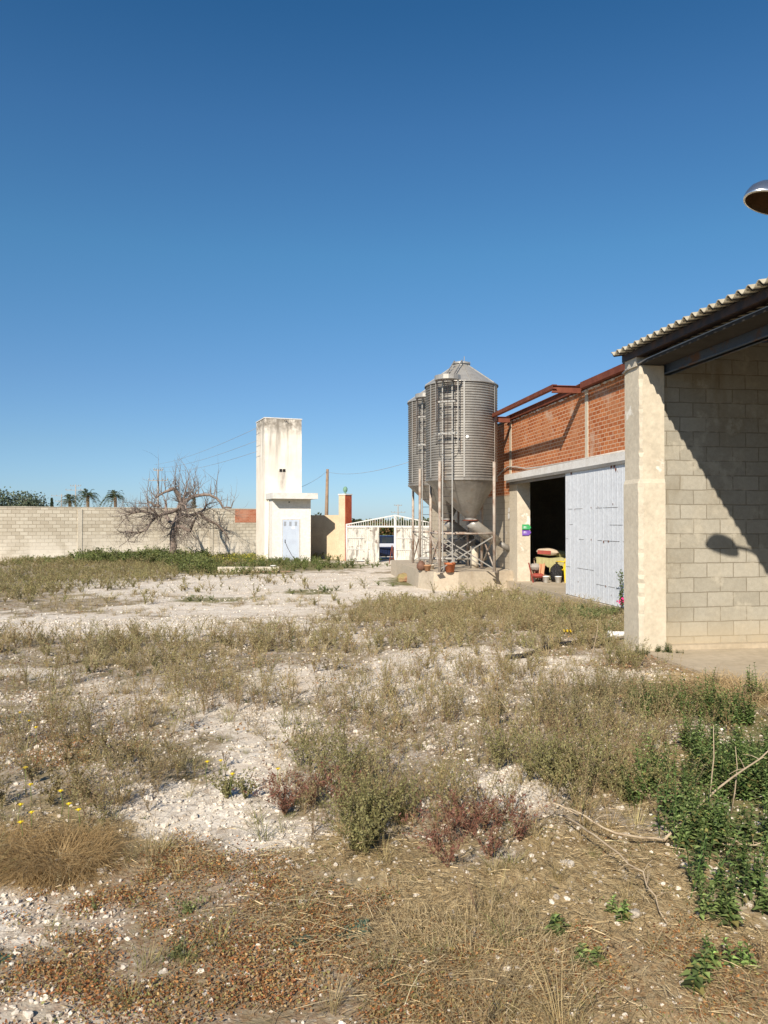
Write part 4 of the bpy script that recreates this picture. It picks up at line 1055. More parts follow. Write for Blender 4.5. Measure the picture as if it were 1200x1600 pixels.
def grow(p, d, L, r, lev):
    n = 4; pts = [p]; rs = [r]; dd = d.normalized()
    for i in range(n):
        up = .10 if lev > 0 else .02
        dd = (dd + Vector((random.gauss(0,.16), random.gauss(0,.16), random.gauss(0,.14)+up*(1 if dd.z > -.2 else -.6)))).normalized()
        pts.append(pts[-1] + dd*L/n); rs.append(r*(1-.8*(i+1)/n))
    twg.tube(pts, rs, 4, cap=False)
    if lev < 1 or (lev == 1 and random.random() < .45):
        for i in range(1, n+1):
            for _ in range(2 if lev == 0 else 1):
                if random.random() < .85:
                    s = Vector((random.gauss(0,1), random.gauss(0,1), random.gauss(.2,.8))).normalized()
                    grow(pts[i], (dd*.7 + s*.8), L*random.uniform(.35,.65), max(rs[i]*.8, .006), lev+1)
for q, r in nodes:
    out = (q - cen); out.normalize()
    k = 2 if r > .05 else 3
    for _ in range(k):
        hgt = (q.z - cen.z)
        if hgt > .15 and random.random() < .72:      # long upright shoots on the upper limbs
            d = Vector((random.gauss(0,.18)+out.x*.15, random.gauss(0,.2), 1)); L_ = random.uniform(.7, 2.1) if random.random() < .6 else .5
            grow(q, d, L_, .023, 2 if L_ < 1 else 1)
        else:
            d = out*random.uniform(.5,1.1) + Vector((random.gauss(0,.5), random.gauss(0,.6), random.uniform(-.7,.5)))
            grow(q, d, random.uniform(.6,1.4), .026, 0)
limb.build('trunk', M['bark'], tree); twg.build('branches', M['twig'], tree)

# ------------------------------------------------------------------ far trees
def palm(label, px, pytop, d, s=1.0, name='palm_tree', h=None):
    p = P(px, pytop, d); top = p.z - GZ - .9*s
    t = thing(name, label, 'palm tree', (p.x, p.y, GZ), 0, 'date palms beyond the block wall')
    MB().tube([(0,0,0),(.05,0,top*.5),(0,0,top)], [.28,.22,.26], 10).build('trunk', M['palmtrunk'], t)
    S = Soup()
    for k in range(46):
        az = rng.uniform(0, 6.28); el = rng.uniform(-.5, 1.4); Lf = 2.6*s*rng.uniform(.85, 1.1)
        u = np.linspace(0, 1, 9); r_ = Lf*u*math.cos(el*.85); zz = Lf*u*math.sin(el) - Lf*(.55+.25*math.cos(el))*u**2.2
        pts = np.stack([np.cos(az)*r_*(1-.1*u), np.sin(az)*r_*(1-.1*u), top + zz], 1)
        q = stem_quads(pts, .05, .015); S.add(q, vary((.16,.17,.07), len(q), .2))
        n = 44; uu = rng.uniform(.12, 1, n); P0 = np.stack([np.interp(uu, u, pts[:, j]) for j in range(3)], 1)
        tang = np.array([math.cos(az), math.sin(az), .1]); side = np.array([-math.sin(az), math.cos(az), 0])
        sg = np.where(rng.random(n) < .5, 1, -1)[:, None]
        d_ = side*sg*1.0 + tang*.7 + rng.normal(0, .12, (n, 3)) + np.array([0,0,.15])
        dead = el < -.2; S.add(leaves(P0, d_, .48*s*(1-.5*uu), .055), vary((.22,.15,.07) if dead else (.10,.125,.055), n, .3))
    S.build('crown', M['leaf'], t); return t
palm('bushy date palm directly behind the three armed power pole', 137, 766, 125)
palm('separate date palm to the right of the power poles', 180, 768, 125)
palm('date palm half hidden at the left behind the power pole', 109, 774, 130, .9)
palm('dark palm top peeping over the gate beside the pillar', 556, 813, 75, .55)
def leafytree(name, label, cat, px, pytop, d, rad, hts, col, n=2600, leaf=.22, pos=None, group=None):
    p = P(px, pytop, d); H_ = p.z - GZ if pos is None else hts
    t = thing(name, label, cat, (p.x, p.y, GZ), 0, group)
    b = MB().tube([(0,0,0),(.1,.05,H_*.35),(-.05,0,H_*.7)], [.22,.16,.05], 8)
    for k in range(7):
        a = k*.9; b.tube([(0,0,H_*(.3+.05*k)), (math.cos(a)*rad*.6, math.sin(a)*rad*.6, H_*(.5+.06*k))], [.08,.02], 6)
    b.build('trunk', M['bark'], t)
    S = Soup(); nc = 26
    cs = rng.normal(0, 1, (nc, 3)); cs /= np.linalg.norm(cs, axis=1)[:, None]; cs *= rng.uniform(.3, .95, (nc, 1)); cs[:, :2] *= rad; cs[:, 2] = H_*.62 + cs[:, 2]*H_*.36
    w_ = rng.integers(0, nc, n); P0 = cs[w_] + rng.normal(0, 1, (n, 3))*np.array([rad, rad, H_*.4])*.17
    P0[:, 2] = np.clip(P0[:, 2], H_*.12, H_)
    S.add(leaves(P0, rng.normal(size=(n, 3)), leaf*rng.uniform(.6, 1.3, n), leaf*.45), vary(col, n, .35)*(rng.uniform(.8, 1.2, nc)[w_][:, None]))
    S.build('crown', M['leaf'], t); return t
leafytree('olive_tree', 'grey green leafy tree top showing above the left end of the wall', 'tree', 28, 768, 62, 2.6, 0, (.13,.16,.10), 5200, .24)
leafytree('olive_tree', 'taller grey green tree cut by the left edge of the photo', 'tree', -14, 762, 60, 1.9, 0, (.12,.15,.09), 3000, .24)
def cypress(px, pytop, d, label, wd=.5, grp='cypresses beyond the walls'):
    p = P(px, pytop, d); H_ = p.z - GZ; t = thing('cypress', label, 'tree', (p.x, p.y, GZ), 0, grp)
    MB().tube([(0,0,0),(0,0,H_*.8)], [.12,.03], 6).build('trunk', M['bark'], t)
    n = 900; u = rng.random(n)**.7; a = rng.uniform(0, 6.28, n); r_ = wd*(1-u)**.6*np.minimum(1, u*6+.4)*np.sqrt(rng.random(n))
    S = Soup().add(leaves(np.stack([np.cos(a)*r_, np.sin(a)*r_, u*H_], 1), np.stack([rng.normal(0,.4,n), rng.normal(0,.4,n), np.ones(n)], 1), .3, .12), vary((.05,.075,.035), n, .35))
    S.build('crown', M['leaf'], t)
cypress(81, 780, 110, 'small dark cypress left of the power poles')
cypress(303, 775, 90, 'dark cypress behind the centre of the bare tree', .6)
for k, (px, py) in enumerate(((586.5, 814), (573,817), (607, 816), (601,818), (595, 818), (630, 816.5))):
    cypress(px, py, 130, '%s of the six slim cypresses seen through the gate railing' % ('second from left','leftmost','fifth from left','fourth from left','third from left','rightmost')[k], .7, 'cypresses seen through the gate railing')
# hedge masses beyond the road, read as one far belt
S = Soup(); n = 26000
hx = rng.uniform(-90, 150, n); hy = 135 + rng.normal(0, 3, n); hh = 1.9*fbm(hx*.25, hx*0, 5, 3)*2.2
hzv = rng.random(n)*hh; S.add(leaves(np.stack([hx, hy, GZ+hzv], 1), rng.normal(size=(n, 3)), .7, .4), vary((.10,.12,.05), n, .35))
tag(S.build('far_trees', M['leaf']), kind='stuff')
S = Soup(); n = 9000
hx = rng.uniform(4, 13, n); hy = 62 + rng.normal(0, .8, n); hzv = rng.random(n)*1.7*fbm(hx*.6, hx*0, 8, 2)*1.6
S.add(leaves(np.stack([hx, hy, GZ+hzv], 1), rng.normal(size=(n, 3)), .28, .14), vary((.20,.12,.05), n, .3)*np.where(rng.random((n,1)) < .5, 1, np.array([[.5,1.1,.7]])))
tag(S.build('roadside_bush', M['leaf']), 'orange and green bush across the road behind the gate', 'bush')
#@@PART4
# ------------------------------------------------------------------ plants and litter on the ground
# tall dry weeds, near (detailed) and far (coarser)
near_w = [weed(rng.integers(4, 8), rng.uniform(.30, .5), .5, 22, .013, .0065, ((.40,.33,.165),(.27,.25,.10)), (.34,.25,.14), .15, .003) for _ in range(8)]
near_b = [weed(rng.integers(4, 7), rng.uniform(.2, .4), .7, 18, .012, .006, ((.38,.28,.16),(.31,.23,.11)), (.30,.21,.13), .1, .0028) for _ in range(6)]
near_t = [weed(rng.integers(2, 4), rng.uniform(.3, .55), .35, 12, .010, .005, ((.33,.27,.17),(.26,.21,.12)), (.36,.28,.18), .3, .0025) for _ in range(6)]
mid_w = [weed(6, rng.uniform(.22, .46), .65, 24, .019, .009, ((.42,.35,.19),(.31,.28,.12)), (.36,.27,.16), .1, .005) for _ in range(8)]
far_w = [weed(7, rng.uniform(.18, .40), .8, 16, .038, .018, ((.39,.325,.155),(.26,.25,.095)), (.30,.235,.14), .05, .010, side=False) for _ in range(8)]
fw = lambda x, y: cov('weed', x, y)*sstep(.36, .66, fbm(x*1.3, y*1.3, 51)*.6 + fbm(x*4, y*4, 53)*.4)*1.3
S = Soup()
x, y = pick(3600, 2.6, 9, lambda x, y: fw(x, y)); place(S, near_w, x, y, .4, 1.25)
x, y = pick(2200, 2.6, 9.5, lambda x, y: fw(x, y)*.8 + .06); place(S, near_b, x, y, .35, 1.0)
x, y = pick(900, 3, 10, lambda x, y: .5*cov('weed', x, y) + .12*sstep(.5,.6,fbm(x*.8,y*.8,55))); place(S, near_t, x, y, .5, 1.1, .2)
x, y = pick(12000, 9, 19, lambda x, y: np.clip(fw(x, y) + .18*cov('weed', x, y), 0, 1)*(1-.75*np.clip(cov('bare', x, y), 0, 1))); place(S, mid_w, x, y, .2, 1.15)
x, y = pick(17000, 19, 44, lambda x, y: np.clip(cov('weed', x, y)*(1-.85*np.clip(cov('bare', x, y),0,1))*sstep(.25,.5,fbm(x*.9,y*.9,57)), 0, 1)); place(S, far_w, x, y, .35, 1.2)
x, y = pick(3500, 6, 26, lambda x, y: .35*sstep(.48,.6,fbm(x*.9, y*.9, 58))*(1-np.clip(cov('bare', x, y), 0, 1)*.7)); place(S, mid_w, x, y, .15, .5)
def blades(n, L, sp, w, cols):
    a = rng.uniform(0, 6.28, n); r_ = sp*np.sqrt(rng.random(n)); p = np.stack([np.cos(a)*r_, np.sin(a)*r_, np.zeros(n)], 1); el = rng.uniform(.7, 1.45, n); Ls = L*rng.uniform(.4, 1.2, n); Q = []; Cc = []
    t = rng.random((n, 1)); c = np.array(cols[0])*t + np.array(cols[1])*(1-t)
    for k in range(3):
        e = el - k*.35; q = p + np.stack([np.cos(a)*np.cos(e), np.sin(a)*np.cos(e), np.sin(e)], 1)*(Ls/3)[:, None]; sd = np.stack([-np.sin(a), np.cos(a), rng.normal(0, .3, n)], 1)*w/2*(1-.28*k)
        Q.append(np.stack([p-sd, p+sd, q+sd*.7, q-sd*.7], 1)); Cc.append(c); p = q
    return np.concatenate(Q), np.concatenate(Cc)
tf = [blades(45, rng.uniform(.12, .28), .05, .0028, ((.48,.38,.20),(.34,.27,.12))) for _ in range(5)]
tg = [blades(40, rng.uniform(.08, .18), .05, .0032, ((.26,.27,.10),(.30,.25,.12))) for _ in range(4)]
tm = [blades(30, rng.uniform(.18, .32), .10, .007, ((.46,.37,.21),(.34,.28,.14))) for _ in range(5)]
x, y = pick(1500, 2.6, 9, lambda x, y: .5*sstep(.5,.62,fbm(x*1.7, y*1.7, 101))*(1-.6*np.clip(cov('bare', x, y), 0, 1))); place(S, tf, x, y, .4, 1.2)
x, y = pick(1500, 2.6, 9, lambda x, y: .4*sstep(.5,.62,fbm(x*1.9, y*1.9, 103))); place(S, tg, x, y, .4, 1.2)
x, y = pick(6000, 8.5, 24, lambda x, y: .6*sstep(.46,.6,fbm(x*.9, y*.9, 105))*(1-.8*np.clip(cov('bare', x, y), 0, 1))); place(S, tm, x, y, .3, 1.1)
tag(S.build('dry_weeds', M['leaf']), kind='stuff')

# bright green growth along walls and edges, some with yellow flowers
gg = [weed(8, rng.uniform(.22, .42), .8, 14, .065, .03, ((.20,.22,.07),(.12,.155,.05)), (.12,.13,.05), .05, .010, side=False) for _ in range(6)]
gy = [weed(7, .38, .8, 12, .06, .03, ((.20,.22,.06),(.14,.17,.05)), (.10,.14,.04), .05, .010, tip=(.60,.52,.07), side=False) for _ in range(3)]
gs_ = [weed(8, .15, 1.2, 12, .03, .015, ((.22,.24,.09),(.13,.16,.065)), (.14,.15,.06), .0, .005) for _ in range(6)]
S = Soup()
x, y = pick(9000, 27, 47, lambda x, y: cov('green', x, y)*(1-.7*np.clip(cov('bare', x, y),0,1))*sstep(.2,.5,fbm(x*.7,y*.7,59))); pxx, pyy, _d = proj(x, y, gz(x, y))
yl = (pxx > 275) & (pxx < 420) & (pyy < 884) & (rng.random(len(x)) < .55); tall = np.where((pxx > 120) & (pxx < 330), 1.5, .8)
place(S, gg, x[~yl], y[~yl], .5, 1.3, hs=tall[~yl]); place(S, gy, x[yl], y[yl], .6, 1.1)
x, y = pick(9000, 9, 27, lambda x, y: cov('green', x, y)*(1-.8*np.clip(cov('bare', x, y),0,1))*sstep(.3,.55,fbm(x*1.5,y*1.5,60))); place(S, gs_, x, y, .5, 1.5)
x, y = pick(1500, 3, 14, lambda x, y: .3*np.clip(cov('weed', x, y)+cov('orange', x, y), 0, 1)*sstep(.5, .6, fbm(x*1.5, y*1.5, 77))); place(S, gs_, x, y, .2, .6)
tag(S.build('green_weeds', M['leaf']), kind='stuff')

# leafy dark green patch at right
nt_ = [nettle(rng.uniform(.22, .36), 3) for _ in range(6)]
S = Soup()
x, y = pick(5200, 2.6, 9, lambda x, y: cov('nettle', x, y)*1.1*sstep(.38,.54,fbm(x*2.2,y*2.2,83)), u0=.1, u1=.75); place(S, nt_, x, y, .55, 1.1, .15)
tag(S.build('nettle_patch', M['leaf']), kind='stuff')

# flattened straw
def straw(n, d0, d1, kind, L0, W0, cols, up=.12, lift=.03, u0=-.62, u1=.62, f=None):
    x, y = pick(n, d0, d1, f or (lambda x, y: cov(kind, x, y)), u0=u0, u1=u1); m = len(x)
    flow = fbm(x*.9, y*.9, 91)*9 + rng.normal(0, .7, m)
    L = L0*rng.uniform(.4, 1.4, m); el = np.abs(rng.normal(0, up, m)); z = gz(x, y) + rng.uniform(0, lift, m)
    segs = 4; p = np.stack([x, y, z], 1); W_ = W0*rng.uniform(.6, 1.4, m); Q = []; Cc = []
    c = np.array(cols[0])[None]*(1-rng.random((m,1))) + np.array(cols[1])[None]*rng.random((m,1)); c = c*rng.uniform(.6, 1.25, (m,1))
    a = flow
    for k in range(segs):
        a = a + rng.normal(0, .25, m); e = el*(1-1.9*k/segs)
        q = p + np.stack([np.cos(a)*np.cos(e), np.sin(a)*np.cos(e), np.sin(e)], 1)*(L/segs)[:, None]
        q[:, 2] = np.maximum(q[:, 2], gz(q[:, 0], q[:, 1]) + .004)
        sd = np.stack([-np.sin(a), np.cos(a), rng.normal(0, .5, m)], 1)*W_[:, None]/2*(1-.6*k/segs)
        Q.append(np.stack([p - sd, p + sd, q + sd*.8, q - sd*.8], 1)); Cc.append(c); p = q
    return np.concatenate(Q), np.concatenate(Cc)
S = Soup()
S.add(*straw(80000, 2.5, 7.5, 'straw', .13, .0020, ((.56,.45,.26),(.36,.26,.13)), .22, .035))
S.add(*straw(4500, 2.5, 7.5, 'straw', .24, .0026, ((.64,.53,.33),(.48,.37,.21)), .30, .05))
S.add(*straw(16000, 7.5, 15, 'straw', .25, .007, ((.60,.48,.28),(.38,.27,.14)), .3, .05))
S.add(*straw(26000, 2.5, 9, None, .10, .0028, ((.52,.41,.24),(.30,.21,.12)), .2, .01, f=lambda x, y: .45*(1-.7*np.clip(cov('bare', x, y), 0, 1))))
S.add(*straw(26000, 8, 24, None, .18, .007, ((.46,.37,.22),(.28,.21,.12)), .3, .02, f=lambda x, y: .5*(1-.85*np.clip(cov('bare', x, y), 0, 1))))
tag(S.build('straw', M['straw']), kind='stuff')

# creeping orange brown ground cover
def rosette(n=24, L=.0085, r=.028, cols=((.42,.20,.07),(.32,.13,.05),(.40,.27,.12),(.36,.26,.14),(.27,.24,.09)), h=.014):
    P0 = np.stack([rng.normal(0, r, n), rng.normal(0, r, n), rng.uniform(.002, h, n)], 1); d = rng.normal(size=(n, 3)); d[:, 2] = np.abs(d[:, 2])*.5
    c = np.array(cols)[rng.integers(0, len(cols), n)]*rng.uniform(.6, 1.4, (n, 1)); return leaves(P0, d, L*rng.uniform(.6, 1.4, n), L*.75), c
ro = [rosette() for _ in range(6)]; rg = [rosette(cols=((.20,.20,.06),(.13,.17,.05),(.30,.15,.06))) for _ in range(4)]; rb = [rosette(16, .022, .07, h=.03, cols=((.34,.20,.10),(.30,.19,.11),(.28,.23,.12))) for _ in range(4)]
S = Soup()
x, y = pick(30000, 2.5, 6.5, lambda x, y: cov('orange', x, y)*sstep(.40, .58, fbm(x*4, y*4, 61))); place(S, ro, x, y, .6, 1.7, .3)
x, y = pick(5000, 2.5, 6, lambda x, y: (.25*cov('orange', x, y)+.3*cov('straw', x, y)+.08)*sstep(.45, .6, fbm(x*3, y*3, 67))); place(S, rg, x, y, .7, 1.4, .3)
x, y = pick(7000, 6, 20, lambda x, y: cov('orange', x, y)*.9 + .12*(1-np.clip(cov('bare', x, y),0,1))); place(S, rb, x, y, .7, 1.6, .3)
tag(S.build('ground_cover', M['leaf']), kind='stuff')

# loose stones
def ico(sub):
    b = bmesh.new(); bmesh.ops.create_icosphere(b, subdivisions=sub, radius=1)
    v = np.array([list(q.co) for q in b.verts]); f = np.array([[q.index for q in p.verts] for p in b.faces]); b.free(); return v, f
def stone(sub=1):
    v, f = ico(sub); n = unit(rng.normal(size=(5, 3)))
    for k in n:                              # chop flats so stones are angular
        dd = v @ k; lim = rng.uniform(.35, .7); v = v - np.maximum(dd - lim, 0)[:, None]*k
    v = v*rng.uniform(.7, 1.2, 3)*np.array([1, 1, .7]); v = v + rng.normal(0, .05, v.shape); return v[f], np.ones((len(f), 3))
st = [stone(1) for _ in range(10)]; st2 = [stone(2) for _ in range(5)]
def stones(S, temps, n, d0, d1, f, s0, s1, cols=((.80,.73,.63),(.54,.48,.40))):
    x, y = pick(n, d0, d1, f); m = len(x); sz = s0 + (s1-s0)*rng.random(m)**3
    which = rng.integers(0, len(temps), m); z = gz(x, y)
    for k, (q, c) in enumerate(temps):
        i = np.where(which == k)[0]; mm = len(i)
        a = rng.uniform(0, 6.28, mm); ca, sa = np.cos(a)*sz[i], np.sin(a)*sz[i]
        Mx = np.zeros((mm, 3, 3)); Mx[:,0,0] = ca; Mx[:,0,1] = -sa; Mx[:,1,0] = sa; Mx[:,1,1] = ca; Mx[:,2,2] = sz[i]
        Q = np.einsum('mij,nkj->mnki', Mx, q) + np.stack([x[i], y[i], z[i] + sz[i]*.22], 1)[:, None, None, :]
        t = rng.random((mm, 1, 1)); cc = (np.array(cols[0])*t + np.array(cols[1])*(1-t))*rng.uniform(.8, 1.1, (mm, 1, 1)); cc = np.broadcast_to(cc, (mm, len(q), 3))
        S.add(Q.reshape(-1, 3, 3), cc.reshape(-1, 3))
S = Soup(3)
fb = lambda x, y: np.clip(cov('bare', x, y), 0, 1)*sstep(.35, .6, fbm(x*1.6, y*1.6, 71)) + .16 + .34*sstep(.5, .62, fbm(x*2.1, y*2.1, 73))*(1-np.clip(cov('straw', x, y), 0, 1))
stones(S, st, 60000, 2.5, 8, fb, .004, .020)
stones(S, st2, 900, 2.5, 8, fb, .016, .045)
stones(S, st, 34000, 7.5, 17, fb, .008, .030)
stones(S, st, 7000, 16, 32, lambda x, y: fb(x, y)*.7, .02, .045)
tag(S.build('gravel', M['stone']), kind='stuff')

# ------------------------------------------------------------------ single plants that stand out
def plant(name, label, cat, px, py, qc, s=1.0, group=None, mat='leaf', off=(0,0)):
    p = G(px, py); S = Soup(); S.add(qc[0]*s, qc[1]); o = S.build(name, M[mat]); o.location = (p.x+off[0], p.y+off[1], p.z-.005)
    return tag(o, label, cat, group)
def multi(gen, n, spread):
    Q = []; Cc = []
    for _ in range(n):
        q, c = gen(); q = q + np.array([rng.normal(0, spread), rng.normal(0, spread), 0]); Q.append(q); Cc.append(c)
    return np.concatenate(Q), np.concatenate(Cc)
redw = lambda h, n=12: (lambda: weed(n, h, .9, 26, .017, .007, ((.22,.075,.06),(.22,.14,.08)), (.32,.17,.11), .15, .003))
plant('red_bush', 'dark red stemmed bush beside the pale stony track, left of the olive bush', 'bush', 490, 1262, multi(redw(.28), 5, .09))
plant('red_bush', 'broad dark red dry bush in the centre right foreground', 'bush', 735, 1318, multi(redw(.28, 9), 9, .14))
oliv = lambda h, n=12, l=((.31,.28,.125),(.22,.215,.08)): (lambda: weed(n, h, .7, 34, .015, .008, l, (.22,.18,.10), .15, .0035))
plant('olive_bush', 'dense olive green bush between the two red bushes', 'bush', 590, 1296, multi(oliv(.30), 13, .16))
plant('olive_bush', 'tall feathery olive weed clump above the left red bush', 'bush', 520, 1215, multi(oliv(.42, 8), 9, .2))
plant('olive_bush', 'grey olive bush casting a dark hollow shadow right of centre', 'bush', 880, 1215, multi(oliv(.36, 12), 15, .24))
plant('olive_bush', 'low olive bush just left of the leafy green patch', 'bush', 965, 1235, multi(oliv(.22, 10), 7, .12))
plant('olive_bush', 'wide tan weed clump in front of the concrete pillar', 'bush', 900, 1120, multi(oliv(.40, 8, ((.26,.21,.12),(.19,.18,.08))), 16, .38))
plant('olive_bush', 'small olive tuft with a yellow flower on the stony track', 'bush', 360, 1245, multi(oliv(.20, 8), 3, .05))
plant('olive_bush', 'brown sprawling bush at the left edge above the straw tuft', 'bush', 60, 1235, multi(oliv(.22, 6, ((.33,.25,.13),(.22,.19,.08))), 9, .26))
plant('olive_bush', 'thin brown upright weed left of the stony track', 'bush', 232, 1212, multi(oliv(.42, 4, ((.32,.25,.14),(.24,.20,.09))), 5, .12))
plant('olive_bush', 'brown creeping bush behind the row of yellow flowers', 'bush', 150, 1190, multi(oliv(.22, 6, ((.33,.25,.14),(.24,.20,.09))), 7, .22))
plant('olive_bush', 'olive clump beside the pillar foot', 'bush', 975, 1045, multi(oliv(.4, 7), 5, .15))
def tuft(n, L, sp, w, cols):
    a = rng.uniform(0, 6.28, n); r_ = sp*np.sqrt(rng.random(n)); p = np.stack([np.cos(a)*r_, np.sin(a)*r_, np.zeros(n)], 1)
    b_ = a + rng.normal(0, .9, n); el = rng.uniform(.3, 1.25, n); Q = []; Cc = []; Ls = L*rng.uniform(.5, 1.2, n)
    c = np.array(cols[0])*(t := rng.random((n,1))) + np.array(cols[1])*(1-t)
    for k in range(4):
        e = el - k*.42; q = p + np.stack([np.cos(b_)*np.cos(e), np.sin(b_)*np.cos(e), np.sin(e)], 1)*(Ls/4)[:, None]; q[:, 2] = np.maximum(q[:, 2], .005)
        sd = np.stack([-np.sin(b_), np.cos(b_), rng.normal(0, .4, n)], 1)*w/2*(1-.2*k); Q.append(np.stack([p-sd, p+sd, q+sd*.8, q-sd*.8], 1)); Cc.append(c); p = q; b_ = b_ + rng.normal(0, .2, n)
    return np.concatenate(Q), np.concatenate(Cc)
plant('straw_tuft', 'golden brown tangled grass tuft near the left edge below yellow flowers', 'grass tuft', 95, 1345, tuft(4200, .24, .26, .0022, ((.46,.33,.16),(.30,.19,.08))), mat='straw')
plant('straw_tuft', 'loose golden grass tuft at the far left edge', 'grass tuft', 20, 1330, tuft(1800, .20, .18, .0022, ((.42,.30,.14),(.28,.17,.07))), mat='straw')
plant('straw_tuft', 'big matted dry grass tuft at the bottom centre right', 'grass tuft', 730, 1500, tuft(2600, .16, .45, .0022, ((.56,.45,.26),(.38,.28,.14))), mat='straw')
plant('straw_tuft', 'pale dry grass tuft by the shed floor at the right edge', 'grass tuft', 1150, 1085, tuft(2600, .32, .55, .005, ((.56,.44,.25),(.40,.28,.14))), mat='straw')
def thistle(n=11, L=.16, W=.035, col=(.12,.20,.14)):
    Q = []; Cc = []
    for k in range(n):
        a = k*2.4; ln = L*rng.uniform(.6, 1.1); el = rng.uniform(.08, .4); d = np.array([math.cos(a)*math.cos(el), math.sin(a)*math.cos(el), math.sin(el)]); s = np.array([-math.sin(a), math.cos(a), 0])
        m = 6
        for i in range(m):
            u0, u1 = i/m, (i+1)/m; w0 = W*math.sin(math.pi*min(u0+.12,1))*(.6 if i % 2 else 1.2); w1 = W*math.sin(math.pi*min(u1+.1,1))*(1.2 if i % 2 else .6)*(0.05 if i == m-1 else 1)
            z0, z1 = -u0*u0*ln*.3, -u1*u1*ln*.3; p0 = d*ln*u0 + np.array([0,0,z0+.01]); p1 = d*ln*u1 + np.array([0,0,z1+.01])
            Q.append([p0-s*w0, p0+s*w0, p1+s*w1, p1-s*w1]); Cc.append(np.array(col)*rng.uniform(.75, 1.25))
    return np.array(Q), np.array(Cc)
plant('thistle_rosette', 'largest blue green thistle rosette flat on the ground at bottom centre', 'thistle', 556, 1452, thistle(13, .13, .022))
plant('thistle_rosette', 'small blue green rosette left of the largest one', 'thistle', 462, 1468, thistle(9, .09, .014, (.10,.15,.10)))
plant('thistle_rosette', 'dull grey green rosette near the bottom edge', 'thistle', 610, 1538, thistle(10, .10, .016, (.13,.18,.12)))
plant('thistle_rosette', 'dark small rosette at the left edge near the bottom', 'thistle', 4, 1495, thistle(9, .08, .016, (.10,.16,.11)))
def bignettle(h, n): return lambda: nettle(h*.8, n, .06, .038)
for px, py, h, k, s, lb in ((1100, 1505, .16, 1, .05, 'lone leafy green plant near the bottom right, left one of the lowest pair'), (1130, 1432, .20, 3, .06, 'leafy green plant below the dense nettle patch'),
      (1190, 1425, .16, 2, .05, 'leafy green plant at the right edge below the nettle patch'), (960, 1440, .13, 1, .04, 'pale green small plant among straw right of centre'), (925, 1500, .09, 1, .03, 'tiny green plant among straw near the bottom'),
      (1145, 1520, .13, 2, .04, 'yellowish green plant near the bottom right corner'), (1002, 1250, .22, 2, .05, 'green plant standing alone left of the nettle patch'), (855, 1450, .10, 1, .03, 'short green sprig among straw below the dead branch')):
    plant('green_plant', lb, 'plant', px, py, multi(bignettle(h, 3) if 'pale' not in lb and 'yellow' not in lb else (lambda: nettle(h, 3, .045, .03, ((.24,.32,.10),(.18,.27,.08)))), k, s))
for px, py, lb, s in ((845, 1022, 'small green plant at the foot of the pillar', .8), (868, 1022, 'x', .9)):
    pass
for px, py, lb, s in ((1028, 1021, 'small dark weed at the pillar foot, left one of three', .5), (1040, 1022, 'dark pointed weed at the foot of the block wall, middle one of three', .6), (1064, 1024, 'low green weed at the block wall, right one of three', .35), (1000, 1024, 'green bushy weed at the left foot of the pillar', .6)):
    plant('wall_weed', lb, 'plant', px, py, multi(lambda: nettle(.26, 4, .06, .04, ((.09,.13,.04),(.06,.10,.03))), 3, .06), s)
# yellow flowers
def flower(px, py, h, lb):
    p = G(px, py + h*FP/ (EYE*FP/(py-HY))*.9 if False else py); d = proj(p.x, p.y, p.z)[2]
    t = thing('yellow_flower', lb, 'flower', (p.x, p.y - h*.0, p.z), rng.uniform(0, 6), 'yellow daisies in the left foreground')
    MB().tube([(0,0,0),(.01,.01,h*.5),(0,0,h)], .0022, 5).build('stem', M['stemg'], t)
    b = MB()
    for k in range(12):
        a = k*math.pi/6; b.add([(0,0,h+.006), (math.cos(a-.2)*.014, math.sin(a-.2)*.014, h+.009), (math.cos(a)*.020, math.sin(a)*.020, h+.006), (math.cos(a+.2)*.014, math.sin(a+.2)*.014, h+.009)], [(0,1,2,3)])
    b.build('petals', M['petal'], t)
    MB().lathe([(.0,h-.006),(.007,h),(.008,h+.008),(.0,h+.014)], 10).build('flower_head', M['petal'], t)
M['stemg'] = NT('flower_stem').out((.14,.17,.05), .7); M['petal'] = NT('petal_yellow').out((.80,.58,.02), .6)
fl = ((125,1264,'yellow daisy at the right end of the lower row above the straw tuft'), (110,1255,'small yellow daisy just left of the row end'), (52,1268,'yellow daisy in the middle of the lower left row'), (35,1283,'lowest yellow daisy by the left edge'),
      (35,1256,'yellow daisy at the left edge above the lowest one'), (50,1225,'yellow daisy above the lower left row'), (97,1235,'pale yellow daisy above the row end'), (42,1199,'yellow daisy beside the brown bush'),
      (47,1126,'uppermost yellow daisy near the left edge'), (33,1113,'faint yellow daisy left of the uppermost one'), (325,1189,'yellow daisy on the stony track'), (346,1187,'second yellow daisy on the stony track'), (364,1208,'yellow daisy on the small olive tuft'), (435,1200,'yellow daisy at the edge of the pale gravel'), (58,1136,'yellow daisy right below the uppermost one'))
for px, py, lb in fl:
    h = .13 if py > 1240 else .17
    d = EYE*FP/(py + 0 - HY)*(1 - h/EYE)
    pyb = HY + EYE*FP/max(EYE*FP/(py-HY)*(1-h/EYE), 1)
    flower(px, pyb, h, lb)
